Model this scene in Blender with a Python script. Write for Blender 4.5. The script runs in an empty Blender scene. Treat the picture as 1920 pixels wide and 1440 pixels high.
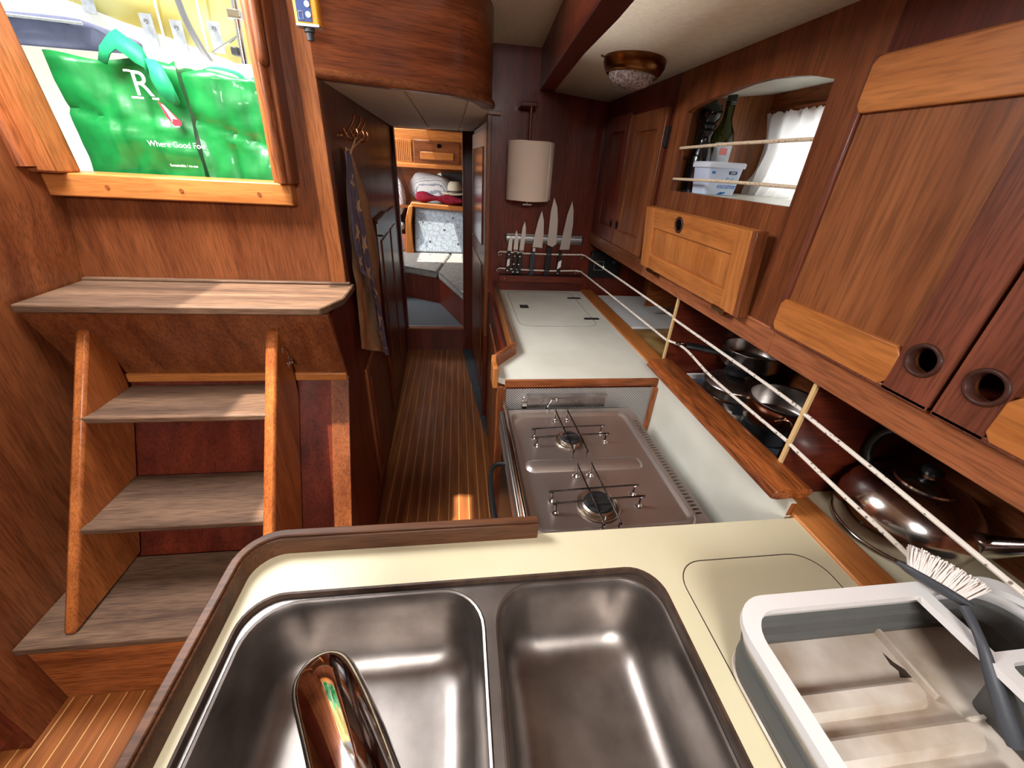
import bpy, bmesh, math, random
from mathutils import Vector, Matrix, noise
from mathutils.geometry import tessellate_polygon
random.seed(7)
SC = bpy.context.scene
C = SC.collection
PI = math.pi

# ------------------------------------------------------------------ camera
cam_d = bpy.data.cameras.new('camera'); cam = bpy.data.objects.new('camera', cam_d); C.objects.link(cam)
cam_d.sensor_width = 36.0; cam_d.lens = 36.0 * 750.0 / 1920.0; cam_d.clip_start = 0.02
R3 = Matrix(((0.99151185, 0.01203931, -0.12945772), (-0.11910635, 0.48336363, -0.86727924), (0.0521337, 0.87533688, 0.48069473)))
cam.matrix_world = Matrix.Translation((0, 0, 1.55)) @ R3.to_4x4()
SC.camera = cam

# ------------------------------------------------------------------ sky, sun, daylight, added fill
w = bpy.data.worlds.new('world'); SC.world = w; w.use_nodes = True
wb = w.node_tree.nodes['Background']
wb.inputs[0].default_value = (0.90, 0.95, 1.0, 1); wb.inputs[1].default_value = 1.0
def lamp(name, kind, loc, direction, energy, color=(1, 1, 1), size=0.5, size_y=None, angle=None):
    d = bpy.data.lights.new(name, kind); o = bpy.data.objects.new(name, d); C.objects.link(o)
    o.location = loc; o.rotation_euler = Vector(direction).to_track_quat('-Z', 'Y').to_euler()
    d.energy = energy; d.color = color
    if kind == 'AREA':
        d.size = size
        if size_y: d.shape = 'RECTANGLE'; d.size_y = size_y
    if angle: d.angle = angle
    return o
lamp('sun', 'SUN', (-1, 0, 5), (0.30, 0.10, -1.0), 10.0, (1.0, 0.93, 0.80), angle=math.radians(1.2))
lamp('companionway_daylight', 'AREA', (-0.86, 1.11, 2.20), (0.45, -0.10, -1), 46.0, (0.97, 0.99, 1.0), 0.50, 0.74)
lamp('saloon_fill', 'AREA', (-0.12, -1.35, 2.20), (0.10, 0.95, -1), 66.0, (1.0, 0.98, 0.95), 0.70, 0.76)  # added fill light; its hatch behind the camera is unseen and made up
lamp('side_window_daylight', 'AREA', (1.24, 1.26, 1.62), (-1, 0, -0.1), 1.8, (0.97, 0.99, 1.0), 0.44, 0.18)
lamp('aft_port_daylight', 'AREA', (-1.40, 5.0, 1.55), (1.0, 0.35, -0.55), 26.0, (1.0, 0.98, 0.95), 0.5)
SC.view_settings.view_transform = 'Standard'; SC.view_settings.look = 'None'
SC.view_settings.exposure = 0.16; SC.view_settings.gamma = 1.0; SC.view_settings.use_curve_mapping = False

# ------------------------------------------------------------------ materials
def lin(c): return tuple(((v / 255) / 12.92 if v / 255 <= 0.04045 else ((v / 255 + 0.055) / 1.055) ** 2.4) for v in c) + (1,)
def base_mat(name):
    m = bpy.data.materials.new(name); m.use_nodes = True
    return m, m.node_tree, m.node_tree.nodes['Principled BSDF']
def nd(nt, t, **k):
    n = nt.nodes.new(t)
    for a, b in k.items(): setattr(n, a, b)
    return n
def ramp(nt, stops):
    r = nt.nodes.new('ShaderNodeValToRGB'); e = r.color_ramp.elements
    e[0].position, e[0].color = stops[0]; e[1].position, e[1].color = stops[-1]
    for p, c in stops[1:-1]:
        x = e.new(p); x.color = c
    return r
def wood(name, c1, c2, axis='Z', rough=0.36, coat=0.25, k=1.0, pores=0.55, streak=1.0):
    m, nt, b = base_mat(name); L = nt.links.new
    tc = nd(nt, 'ShaderNodeTexCoord'); mp = nd(nt, 'ShaderNodeMapping')
    s = {'X': (0.07, 1, 1), 'Y': (1, 0.07, 1), 'Z': (1, 1, 0.07), 'XY': (0.06, 0.06, 1)}[axis]
    mp.inputs['Scale'].default_value = [v * k for v in s]
    L(tc.outputs['Object'], mp.inputs[0])
    n1 = nd(nt, 'ShaderNodeTexNoise'); n1.inputs['Scale'].default_value = 16 * streak; n1.inputs['Detail'].default_value = 7; n1.inputs['Roughness'].default_value = 0.62
    n1.inputs['Distortion'].default_value = 0.4
    L(mp.outputs[0], n1.inputs['Vector'])
    r1 = ramp(nt, [(0.30, lin(c2)), (0.68, lin(c1))]); L(n1.outputs['Fac'], r1.inputs[0])
    n2 = nd(nt, 'ShaderNodeTexNoise'); n2.inputs['Scale'].default_value = 210; n2.inputs['Detail'].default_value = 3
    L(mp.outputs[0], n2.inputs['Vector'])
    r2 = ramp(nt, [(0.36, (pores, pores, pores, 1)), (0.56, (1, 1, 1, 1))]); L(n2.outputs['Fac'], r2.inputs[0])
    mx = nd(nt, 'ShaderNodeMixRGB', blend_type='MULTIPLY'); mx.inputs[0].default_value = 0.8
    L(r1.outputs[0], mx.inputs[1]); L(r2.outputs[0], mx.inputs[2]); L(mx.outputs[0], b.inputs['Base Color'])
    n3 = nd(nt, 'ShaderNodeTexNoise'); n3.inputs['Scale'].default_value = 6; L(tc.outputs['Object'], n3.inputs['Vector'])
    mr = nd(nt, 'ShaderNodeMapRange'); mr.inputs[3].default_value = rough - 0.07; mr.inputs[4].default_value = rough + 0.1
    L(n3.outputs['Fac'], mr.inputs[0]); L(mr.outputs[0], b.inputs['Roughness'])
    b.inputs['Coat Weight'].default_value = coat * 0.6; b.inputs['Coat Roughness'].default_value = 0.14; b.inputs['Specular IOR Level'].default_value = 0.28
    bp = nd(nt, 'ShaderNodeBump'); bp.inputs['Strength'].default_value = 0.12; bp.inputs['Distance'].default_value = 0.001
    L(n2.outputs['Fac'], bp.inputs['Height']); L(bp.outputs[0], b.inputs['Normal'])
    return m
def plain(name, c, rough=0.5, metal=0.0, c2=None, scale=20, bump=0.0, bscale=200, stretch=None, coat=0.0, trans=0.0, ior=1.45, lo=0.35, hi=0.7, sss=0.0):
    m, nt, b = base_mat(name); L = nt.links.new
    b.inputs['Base Color'].default_value = lin(c); b.inputs['Roughness'].default_value = rough; b.inputs['Metallic'].default_value = metal
    b.inputs['Coat Weight'].default_value = coat; b.inputs['Transmission Weight'].default_value = trans; b.inputs['IOR'].default_value = ior
    tc = nd(nt, 'ShaderNodeTexCoord'); mp = nd(nt, 'ShaderNodeMapping'); L(tc.outputs['Object'], mp.inputs[0])
    if stretch: mp.inputs['Scale'].default_value = stretch
    if c2:
        n = nd(nt, 'ShaderNodeTexNoise'); n.inputs['Scale'].default_value = scale; n.inputs['Detail'].default_value = 6
        L(mp.outputs[0], n.inputs['Vector']); r = ramp(nt, [(lo, lin(c2)), (hi, lin(c))]); L(n.outputs['Fac'], r.inputs[0]); L(r.outputs[0], b.inputs['Base Color'])
    if bump:
        n = nd(nt, 'ShaderNodeTexNoise'); n.inputs['Scale'].default_value = bscale; n.inputs['Detail'].default_value = 4
        L(mp.outputs[0], n.inputs['Vector']); bp = nd(nt, 'ShaderNodeBump'); bp.inputs['Strength'].default_value = bump; bp.inputs['Distance'].default_value = 0.002
        L(n.outputs['Fac'], bp.inputs['Height']); L(bp.outputs[0], b.inputs['Normal'])
    return m

MAH1, MAH2 = (142, 82, 46), (98, 49, 26)
M = {}
for ax in 'XYZ':
    M['mah' + ax] = wood('mahogany_' + ax, MAH1, MAH2, ax)
    M['gold' + ax] = wood('honey_mahogany_' + ax, (204, 130, 68), (158, 90, 42), ax, k=1.0, pores=0.7)
    M['teak' + ax] = wood('varnished_teak_' + ax, (172, 98, 50), (112, 54, 25), ax, pores=0.35, rough=0.4)
    M['worn' + ax] = wood('worn_teak_' + ax, (124, 94, 72), (74, 52, 39), ax, rough=0.62, coat=0.0, pores=0.5, k=1.1)
M['redmah'] = wood('red_mahogany', (116, 46, 27), (74, 25, 15), 'Z')
M['redmahY'] = wood('red_mahogany_lengthwise', (116, 46, 27), (74, 25, 15), 'Y')
M['panel'] = wood('broad_grain_panel', (160, 98, 58), (116, 64, 34), 'Z', k=0.62, pores=0.6)
M['curve'] = wood('crossways_mahogany', (150, 82, 46), (96, 46, 28), 'XY', k=1.0, coat=0.6, rough=0.28, streak=1.5)
M['vinyl'] = plain('cream_vinyl', (222, 208, 186), 0.7, c2=(212, 197, 174), scale=60, bump=0.35, bscale=420)
M['white'] = plain('white_laminate', (222, 220, 208), 0.32, c2=(206, 204, 190), scale=5)
M['cream'] = plain('cream_laminate', (216, 206, 176), 0.36, c2=(206, 195, 162), scale=4, bump=0.02, bscale=90)
M['line2'] = plain('dark_wood_edge', (84, 62, 48), 0.6, c2=(54, 38, 30), scale=40)
M['line'] = plain('dark_seam', (58, 46, 38), 0.6)
M['steel'] = plain('brushed_steel', (188, 182, 178), 0.38, 0.92, c2=(138, 130, 126), scale=14, stretch=(1, 0.12, 1), bump=0.05, bscale=500)
M['sink'] = plain('used_steel', (160, 152, 147), 0.40, 1.0, c2=(118, 110, 105), scale=9, bump=0.05, bscale=300)
M['plate'] = plain('hob_steel', (206, 196, 190), 0.36, 0.92, c2=(182, 170, 164), scale=7, stretch=(0.5, 0.15, 1), bump=0.02, bscale=200)
M['bright'] = plain('polished_steel', (214, 212, 210), 0.10, 1.0)
M['chrome'] = plain('worn_chrome', (205, 200, 200), 0.06, 1.0, c2=(150, 140, 140), scale=25, lo=0.3, hi=0.5, bump=0.02, bscale=60)
M['alu'] = plain('aluminium', (176, 176, 178), 0.36, 1.0)
M['black'] = plain('black_plastic', (20, 20, 22), 0.38)
M['iron'] = plain('cast_iron', (34, 33, 36), 0.6, 0.2, bump=0.2)
M['dkgrey'] = plain('dark_grey_plastic', (66, 68, 74), 0.5)
M['grey'] = plain('grey_rubber', (92, 92, 90), 0.6, c2=(82, 82, 80), scale=12)
M['rackw'] = plain('white_plastic', (226, 222, 220), 0.38)
M['rackb'] = plain('stained_white_plastic', (222, 214, 204), 0.42, c2=(150, 122, 92), scale=7, lo=0.28, hi=0.62)
M['brass'] = plain('aged_brass', (150, 108, 60), 0.3, 1.0, c2=(104, 62, 34), scale=18)
M['green'] = plain('green_woven_plastic', (20, 134, 62), 0.4, c2=(12, 106, 46), scale=16, bump=0.4, bscale=35, coat=0.25)
M['green2'] = plain('green_webbing', (18, 148, 92), 0.6, bump=0.3, bscale=300)
M['wht'] = plain('white_print', (240, 240, 238), 0.5)
M['red'] = plain('red_print', (200, 44, 60), 0.5)
M['redcloth'] = plain('crimson_cloth', (150, 16, 50), 0.9, c2=(112, 8, 36), scale=30)
M['blue'] = plain('blue_grey_canvas', (112, 120, 152), 0.85, c2=(96, 103, 134), scale=14, bump=0.3, bscale=60)
M['gel'] = plain('white_gelcoat', (226, 228, 222), 0.35)
M['seat'] = plain('grey_velour', (150, 148, 146), 0.95, c2=(122, 120, 118), scale=26, bump=0.5, bscale=30)
M['carpet'] = plain('grey_blue_carpet', (92, 98, 108), 1.0, c2=(76, 82, 92), scale=90, bump=0.5, bscale=300)
M['paper'] = plain('paper_towel', (228, 208, 190), 0.95, bump=0.4, bscale=160, stretch=(1, 1, 3))
M['beige'] = plain('beige_linen', (204, 160, 118), 0.95, c2=(184, 142, 104), scale=40, bump=0.4, bscale=150)
M['slate'] = plain('slate_blue_cloth', (122, 116, 142), 0.95, c2=(106, 101, 126), scale=30, bump=0.3, bscale=150)
M['star'] = plain('cream_star_print', (226, 196, 160), 0.95)
M['board'] = plain('white_board', (222, 222, 220), 0.4)
M['cork'] = plain('tan_board', (190, 156, 100), 0.6, c2=(140, 100, 52), scale=14)
M['mat'] = plain('grey_mat', (88, 96, 108), 0.9, c2=(60, 66, 78), scale=160)
M['rope'] = None
M['glassg'] = plain('green_glass', (70, 88, 30), 0.05, trans=0.85, ior=1.45)
M['pepper'] = plain('glossy_black_wood', (14, 12, 14), 0.16, coat=0.1)
M['lens'] = plain('cut_glass', (210, 190, 186), 0.25, c2=(120, 100, 98), scale=120, bump=1.0, bscale=150, trans=0.25)
M['label'] = plain('paper_label', (200, 206, 214), 0.6, c2=(176, 182, 192), scale=50)
M['tub'] = plain('translucent_tub', (206, 218, 238), 0.4, c2=(190, 202, 226), scale=8)
M['bluep'] = plain('blue_print', (40, 110, 180), 0.5)
M['dkblue'] = plain('dark_blue_print', (44, 66, 120), 0.5)
M['yellow'] = plain('yellow_card', (232, 160, 44), 0.5)
M['bristle'] = plain('pale_bristles', (232, 222, 216), 0.8)
M['hat'] = plain('stone_cotton', (176, 166, 150), 0.9)
M['strap'] = plain('dark_band', (70, 62, 56), 0.9)
M['dark'] = plain('dark_recess', (40, 26, 20), 0.8)

def stripes_mat():
    m, nt, b = base_mat('teak_and_holly'); L = nt.links.new
    tc = nd(nt, 'ShaderNodeTexCoord'); sp = nd(nt, 'ShaderNodeSeparateXYZ'); L(tc.outputs['Object'], sp.inputs[0])
    a = nd(nt, 'ShaderNodeMath', operation='ADD'); a.inputs[1].default_value = 10.012; L(sp.outputs[0], a.inputs[0])
    d = nd(nt, 'ShaderNodeMath', operation='DIVIDE'); d.inputs[1].default_value = 0.0505; L(a.outputs[0], d.inputs[0])
    f = nd(nt, 'ShaderNodeMath', operation='FRACT'); L(d.outputs[0], f.inputs[0])
    lt = nd(nt, 'ShaderNodeMath', operation='LESS_THAN'); lt.inputs[1].default_value = 0.065; L(f.outputs[0], lt.inputs[0])
    mp = nd(nt, 'ShaderNodeMapping'); mp.inputs['Scale'].default_value = (1, 0.06, 1); L(tc.outputs['Object'], mp.inputs[0])
    n = nd(nt, 'ShaderNodeTexNoise'); n.inputs['Scale'].default_value = 40; n.inputs['Detail'].default_value = 8; L(mp.outputs[0], n.inputs['Vector'])
    r = ramp(nt, [(0.3, lin((112, 62, 28))), (0.7, lin((168, 98, 46)))]); L(n.outputs['Fac'], r.inputs[0])
    mx = nd(nt, 'ShaderNodeMixRGB'); mx.inputs[2].default_value = lin((226, 172, 108)); L(lt.outputs[0], mx.inputs[0]); L(r.outputs[0], mx.inputs[1])
    L(mx.outputs[0], b.inputs['Base Color']); b.inputs['Roughness'].default_value = 0.46; b.inputs['Coat Weight'].default_value = 0.05
    return m
M['floor'] = stripes_mat()
def rope_mat(name, c, c2, sc):
    m, nt, b = base_mat(name); L = nt.links.new
    tc = nd(nt, 'ShaderNodeTexCoord'); v = nd(nt, 'ShaderNodeTexVoronoi'); v.inputs['Scale'].default_value = sc
    L(tc.outputs['Object'], v.inputs['Vector']); r = ramp(nt, [(0.18, lin(c2)), (0.30, lin(c))]); L(v.outputs['Distance'], r.inputs[0]); L(r.outputs[0], b.inputs['Base Color'])
    b.inputs['Roughness'].default_value = 0.8
    return m
M['rope'] = rope_mat('white_fleck_cord', (226, 216, 204), (120, 104, 92), 95)
def perf_mat():   # embossed metal sheet
    m, nt, b = base_mat('embossed_sheet'); L = nt.links.new
    b.inputs['Metallic'].default_value = 0.6; b.inputs['Roughness'].default_value = 0.5
    tc = nd(nt, 'ShaderNodeTexCoord'); mp = nd(nt, 'ShaderNodeMapping'); mp.inputs['Rotation'].default_value = (0, PI / 4, 0); L(tc.outputs['Object'], mp.inputs[0])
    v = nd(nt, 'ShaderNodeTexVoronoi'); v.inputs['Scale'].default_value = 150; v.inputs['Randomness'].default_value = 0.0; L(mp.outputs[0], v.inputs['Vector'])
    r = ramp(nt, [(0.22, lin((60, 56, 54))), (0.5, lin((190, 186, 182)))]); L(v.outputs['Distance'], r.inputs[0]); L(r.outputs[0], b.inputs['Base Color'])
    bp = nd(nt, 'ShaderNodeBump'); bp.inputs['Strength'].default_value = 0.8; bp.inputs['Distance'].default_value = 0.002; L(v.outputs['Distance'], bp.inputs['Height']); L(bp.outputs[0], b.inputs['Normal'])
    return m
M['perf'] = perf_mat()
def pattern_mat():   # pale blue seat fabric with scribbled shapes
    m, nt, b = base_mat('pale_blue_patterned_fabric'); L = nt.links.new
    tc = nd(nt, 'ShaderNodeTexCoord'); v = nd(nt, 'ShaderNodeTexVoronoi', feature='DISTANCE_TO_EDGE'); v.inputs['Scale'].default_value = 14; L(tc.outputs['Object'], v.inputs['Vector'])
    r = ramp(nt, [(0.012, lin((132, 146, 166))), (0.05, lin((178, 190, 202)))]); L(v.outputs['Distance'], r.inputs[0])
    n = nd(nt, 'ShaderNodeTexNoise'); n.inputs['Scale'].default_value = 45; n.inputs['Distortion'].default_value = 2.5; L(tc.outputs['Object'], n.inputs['Vector'])
    r2 = ramp(nt, [(0.36, lin((120, 134, 156))), (0.42, (1, 1, 1, 1))]); L(n.outputs['Fac'], r2.inputs[0])
    mx = nd(nt, 'ShaderNodeMixRGB', blend_type='MULTIPLY'); mx.inputs[0].default_value = 0.7; L(r.outputs[0], mx.inputs[1]); L(r2.outputs[0], mx.inputs[2]); L(mx.outputs[0], b.inputs['Base Color'])
    b.inputs['Roughness'].default_value = 0.95
    return m
M['pattern'] = pattern_mat()
def wavy_mat():
    m, nt, b = base_mat('white_pillow_with_wavy_print'); L = nt.links.new
    tc = nd(nt, 'ShaderNodeTexCoord'); wv = nd(nt, 'ShaderNodeTexWave', wave_type='RINGS'); wv.inputs['Scale'].default_value = 30; wv.inputs['Distortion'].default_value = 2
    L(tc.outputs['Object'], wv.inputs['Vector']); r = ramp(nt, [(0.12, lin((160, 166, 182))), (0.3, lin((236, 236, 238)))]); L(wv.outputs['Fac'], r.inputs[0]); L(r.outputs[0], b.inputs['Base Color'])
    b.inputs['Roughness'].default_value = 0.9
    return m
M['wavy'] = wavy_mat()
def canvas_mat(name, c, t):
    m, nt, b = base_mat(name); L = nt.links.new
    out = nt.nodes['Material Output']; tr = nd(nt, 'ShaderNodeBsdfTranslucent'); df = nd(nt, 'ShaderNodeBsdfDiffuse'); mx = nd(nt, 'ShaderNodeMixShader'); mx.inputs[0].default_value = t
    n = nd(nt, 'ShaderNodeTexNoise'); n.inputs['Scale'].default_value = 3; tc = nd(nt, 'ShaderNodeTexCoord'); L(tc.outputs['Object'], n.inputs['Vector'])
    r = ramp(nt, [(0.38, lin(c)), (0.6, lin(tuple(min(255, v + 60) for v in c)))]); L(n.outputs['Fac'], r.inputs[0])
    L(r.outputs[0], tr.inputs[0]); L(r.outputs[0], df.inputs[0]); L(df.outputs[0], mx.inputs[1]); L(tr.outputs[0], mx.inputs[2]); L(mx.outputs[0], out.inputs[0])
    return m
M['canvas'] = canvas_mat('translucent_cream_canvas', (236, 224, 150), 0.6)
M['curtain'] = canvas_mat('thin_white_cotton', (232, 230, 226), 0.45)
M['clear'] = plain('clear_acrylic', (250, 250, 250), 0.02, trans=1.0, ior=1.1)

# ------------------------------------------------------------------ mesh helpers
def NB(): return bmesh.new()
def box(bm, x0, x1, y0, y1, z0, z1):
    v = [bm.verts.new(p) for p in ((x0, y0, z0), (x1, y0, z0), (x1, y1, z0), (x0, y1, z0), (x0, y0, z1), (x1, y0, z1), (x1, y1, z1), (x0, y1, z1))]
    for f in ((3, 2, 1, 0), (4, 5, 6, 7), (0, 1, 5, 4), (1, 2, 6, 5), (2, 3, 7, 6), (3, 0, 4, 7)): bm.faces.new([v[i] for i in f])
    return bm
def B(*a): return box(NB(), *a)
def ax3(axis, a, p):
    return {'x': (a, p[0], p[1]), 'y': (p[0], a, p[1]), 'z': (p[0], p[1], a)}[axis]
def plate(bm, outer, holes, axis, a, b):
    loops = [outer] + list(holes)
    flat = [p for l in loops for p in l]
    tris = tessellate_polygon([[Vector((p[0], p[1], 0)) for p in l] for l in loops])
    va = [bm.verts.new(ax3(axis, a, p)) for p in flat]; vb = [bm.verts.new(ax3(axis, b, p)) for p in flat]
    for t in tris:
        try: bm.faces.new([va[i] for i in t]); bm.faces.new([vb[i] for i in reversed(t)])
        except ValueError: pass
    i = 0
    for l in loops:
        n = len(l)
        for k in range(n):
            j = (k + 1) % n
            bm.faces.new((va[i + k], va[i + j], vb[i + j], vb[i + k]))
        i += n
    return bm
def prism(bm, pts, axis, a, b): return plate(bm, pts, [], axis, a, b)
def rrect(x0, x1, y0, y1, r, n=6):
    out = []
    for cx, cy, s in ((x1 - r, y1 - r, 0), (x0 + r, y1 - r, 1), (x0 + r, y0 + r, 2), (x1 - r, y0 + r, 3)):
        for i in range(n + 1):
            t = (s + i / n) * PI / 2; out.append((cx + r * math.cos(t), cy + r * math.sin(t)))
    return out
def loft(bm, rings, cap0=True, cap1=True, closed=True):
    vs = [[bm.verts.new(p) for p in r] for r in rings]
    n = len(vs[0])
    for a, b in zip(vs, vs[1:]):
        for i in range(n if closed else n - 1):
            j = (i + 1) % n; bm.faces.new((a[i], a[j], b[j], b[i]))
    if cap0: bm.faces.new(list(reversed(vs[0])))
    if cap1: bm.faces.new(vs[-1])
    return bm
def smoothpath(pts, n=6):
    P = [Vector(p) for p in pts]; P = [P[0] * 2 - P[1]] + P + [P[-1] * 2 - P[-2]]; out = []
    for i in range(1, len(P) - 2):
        for k in range(n):
            t = k / n; a, b, c, d = P[i - 1], P[i], P[i + 1], P[i + 2]
            out.append(0.5 * ((2 * b) + (c - a) * t + (2 * a - 5 * b + 4 * c - d) * t * t + (3 * b - a - 3 * c + d) * t ** 3))
    out.append(P[-2]); return out
def frames(P, closed=False):
    n = len(P); T = []
    for i in range(n):
        a = P[i - 1] if (i > 0 or closed) else P[i]; b = P[(i + 1) % n] if (i < n - 1 or closed) else P[i]
        T.append((b - a).normalized())
    u = T[0].orthogonal().normalized(); U = []
    for t in T:
        u = (u - t * u.dot(t)).normalized(); U.append(u.copy())
    return T, U
def tube(bm, pts, r, n=8, closed=False, sx=1.0):
    P = [Vector(p) for p in pts]; T, U = frames(P, closed); rings = []
    for i, (p, t, u) in enumerate(zip(P, T, U)):
        v = t.cross(u); rr = r[i] if isinstance(r, (list, tuple)) else r
        rings.append([p + (u * math.cos(a) * sx + v * math.sin(a)) * rr for a in (2 * PI * k / n for k in range(n))])
    if closed: rings.append(rings[0])
    if closed:
        vs = [[bm.verts.new(q) for q in rg] for rg in rings[:-1]]
        for i in range(len(vs)):
            a, b = vs[i], vs[(i + 1) % len(vs)]
            for k in range(n): j = (k + 1) % n; bm.faces.new((a[k], a[j], b[j], b[k]))
    else: loft(bm, rings)
    return bm
def lathe(bm, prof, c=(0, 0, 0), n=32, caps=True):
    rings = [[(c[0] + r * math.cos(2 * PI * k / n), c[1] + r * math.sin(2 * PI * k / n), c[2] + z) for k in range(n)] for r, z in prof]
    return loft(bm, rings, caps, caps)
def ribbon(bm, pts, widthdir, w, t=0.002):
    P = [Vector(p) for p in pts]; T, _ = frames(P); W = Vector(widthdir).normalized(); rings = []
    for p, tt in zip(P, T):
        nrm = tt.cross(W).normalized() * t / 2; h = W * w / 2
        rings.append([p - h - nrm, p + h - nrm, p + h + nrm, p - h + nrm])
    return loft(bm, rings)
def strip(bm, path, off0, off1, z0, z1):
    """upright board following a plan path, between two sideways offsets"""
    P = [Vector((p[0], p[1])) for p in path]; n = len(P); rings = []
    for i in range(n):
        t = (P[min(i + 1, n - 1)] - P[max(i - 1, 0)]).normalized(); nn = Vector((-t.y, t.x))
        a = P[i] + nn * off0; b = P[i] + nn * off1
        rings.append([(a.x, a.y, z0), (b.x, b.y, z0), (b.x, b.y, z1), (a.x, a.y, z1)])
    return loft(bm, rings)

def setp(o, label=None, cat=None, group=None, kind=None):
    if label: o['label'] = label
    if cat: o['category'] = cat
    if group: o['group'] = group
    if kind: o['kind'] = kind
    return o
def obj(name, bm, mat, parent=None, world=True, bev=0.0, sharp=35, solid=0.0, sub=0, mats=None, recalc=True):
    if recalc: bmesh.ops.recalc_face_normals(bm, faces=bm.faces[:])
    me = bpy.data.meshes.new(name); bm.to_mesh(me); bm.free()
    me.materials.append(M[mat] if isinstance(mat, str) else mat)
    for x in (mats or []): me.materials.append(M[x])
    me.polygons.foreach_set('use_smooth', [True] * len(me.polygons)); me.set_sharp_from_angle(angle=math.radians(sharp))
    o = bpy.data.objects.new(name, me); C.objects.link(o)
    if solid:
        s = o.modifiers.new('solid', 'SOLIDIFY'); s.thickness = solid; s.offset = 0
    if bev:
        b = o.modifiers.new('bevel', 'BEVEL'); b.width = bev; b.segments = 2; b.limit_method = 'ANGLE'; b.angle_limit = math.radians(40)
    if sub:
        s = o.modifiers.new('sub', 'SUBSURF'); s.levels = sub; s.render_levels = sub
    if parent:
        o.parent = parent
        if world:
            if parent.parent: W = parent.parent.matrix_basis @ parent.matrix_parent_inverse @ parent.matrix_basis
            else: W = parent.matrix_basis
            o.matrix_parent_inverse = W.inverted()
    return o
def thing(name, label, cat, loc=(0, 0, 0), rot=(0, 0, 0), group=None):
    o = bpy.data.objects.new(name, None); C.objects.link(o); o.empty_display_size = 0.05
    o.location = loc; o.rotation_euler = rot
    o.matrix_basis = Matrix.LocRotScale(Vector(loc), o.rotation_euler, None)
    return setp(o, label, cat, group)
def struct(name, bm, mat, **k): return setp(obj(name, bm, mat, **k), kind='structure')
def single(name, bm, mat, label, cat, group=None, **k): return setp(obj(name, bm, mat, **k), label, cat, group)
def text(name, s, size, mat, parent, loc, rot, world=True, bold=0.0):
    cu = bpy.data.curves.new(name, 'FONT'); cu.body = s; cu.size = size; cu.extrude = 0.0002; cu.offset = bold; cu.align_x = 'CENTER'; cu.align_y = 'CENTER'
    t = bpy.data.objects.new(name, cu); C.objects.link(t)
    dg = bpy.context.evaluated_depsgraph_get(); me = bpy.data.meshes.new_from_object(t.evaluated_get(dg)); bpy.data.objects.remove(t)
    me.transform(Matrix.LocRotScale(Vector(loc), Matrix.Rotation(0, 3, 'X').to_euler() if rot is None else __import__('mathutils').Euler(rot), None))
    bm = bmesh.new(); bm.from_mesh(me)
    return obj(name, bm, mat, parent, world)
def stars(bm, cx, cy, cz, R, ang=0.0, thick=0.0006):
    """five pointed star in the YZ plane facing +X"""
    p = []
    for k in range(10):
        r = R if k % 2 == 0 else R * 0.42; a = ang + PI / 2 + k * PI / 5
        p.append((cy + r * math.cos(a), cz + r * math.sin(a)))
    return p

M['railw'] = wood('orange_varnished_rail', (186, 108, 54), (136, 70, 32), 'Z')
M['fid'] = wood('dull_brown_fiddle', (110, 68, 42), (70, 42, 27), 'X', rough=0.5, coat=0.05)
M['liteZ'] = wood('light_mahogany_post', (176, 106, 58), (136, 74, 38), 'Z')
M['goldredY'] = wood('warm_orange_rail', (172, 104, 66), (134, 74, 44), 'Y')
M['darkst'] = wood('dark_purple_stile', (128, 70, 50), (94, 48, 34), 'Z')
M['redmahX'] = wood('red_mahogany_crossways', (116, 46, 27), (74, 25, 15), 'X')
M['ringw'] = wood('turned_dark_ring', (84, 44, 32), (56, 28, 20), 'Y', coat=0.1, rough=0.5)
M['capr'] = wood('scorched_teak_cap', (178, 98, 46), (84, 38, 18), 'Y', streak=1.8, pores=0.25)
M['gloss'] = wood('gloss_door_panel', (150, 76, 50), (104, 50, 32), 'Z', rough=0.16, coat=0.9)
M['pinkwood'] = wood('pinkish_wood', (200, 132, 112), (170, 104, 84), 'X')  # pale pinkish wood tone for the berth side board
M['teal'] = plain('teal_glass', (90, 150, 140), 0.1, trans=0.4)
M['pan'] = plain('satin_pan_steel', (206, 202, 198), 0.27, 1.0, c2=(176, 170, 166), scale=10)
M['edge'] = plain('pale_edge_strip', (216, 180, 124), 0.5)
M['hole'] = plain('hole_shade', (8, 5, 5), 0.95); M['hole'].node_tree.nodes['Principled BSDF'].inputs['Specular IOR Level'].default_value = 0.05  # near-black colour paints the shade inside finger holes on flat discs
M['brasssteel'] = plain('heat_tinted_steel', (190, 182, 174), 0.28, 1.0, c2=(150, 134, 116), scale=30)
M['wire'] = plain('dark_heated_wire', (120, 112, 112), 0.25, 1.0, c2=(52, 48, 50), scale=22)
M['blade'] = plain('satin_blade', (196, 186, 178), 0.42, 0.85)
M['dkslate'] = plain('slate_handle', (44, 50, 62), 0.5)
M['led'] = plain('green_indicator', (150, 255, 110), 0.3)
M['led'].node_tree.nodes['Principled BSDF'].inputs['Emission Color'].default_value = (0.6, 1, 0.4, 1); M['led'].node_tree.nodes['Principled BSDF'].inputs['Emission Strength'].default_value = 2.5
M['redlid'] = plain('red_plastic', (196, 28, 40), 0.4)
M['darksteel'] = plain('dark_pot_steel', (90, 84, 84), 0.25, 1.0)
M['copper'] = plain('reddish_steel', (206, 150, 120), 0.2, 1.0)
M['kettle'] = plain('stained_mirror_steel', (206, 200, 196), 0.15, 1.0, c2=(136, 122, 114), scale=16, lo=0.3, hi=0.5)
M['glassd'] = plain('dark_green_glass', (18, 26, 12), 0.1, coat=0.5)
M['redp'] = plain('faded_red_print', (214, 130, 124), 0.6)
M['tubl'] = plain('clear_lid', (216, 222, 236), 0.3)
M['rope2'] = rope_mat('beige_fleck_cord', (214, 194, 166), (128, 104, 78), 140)
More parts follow.
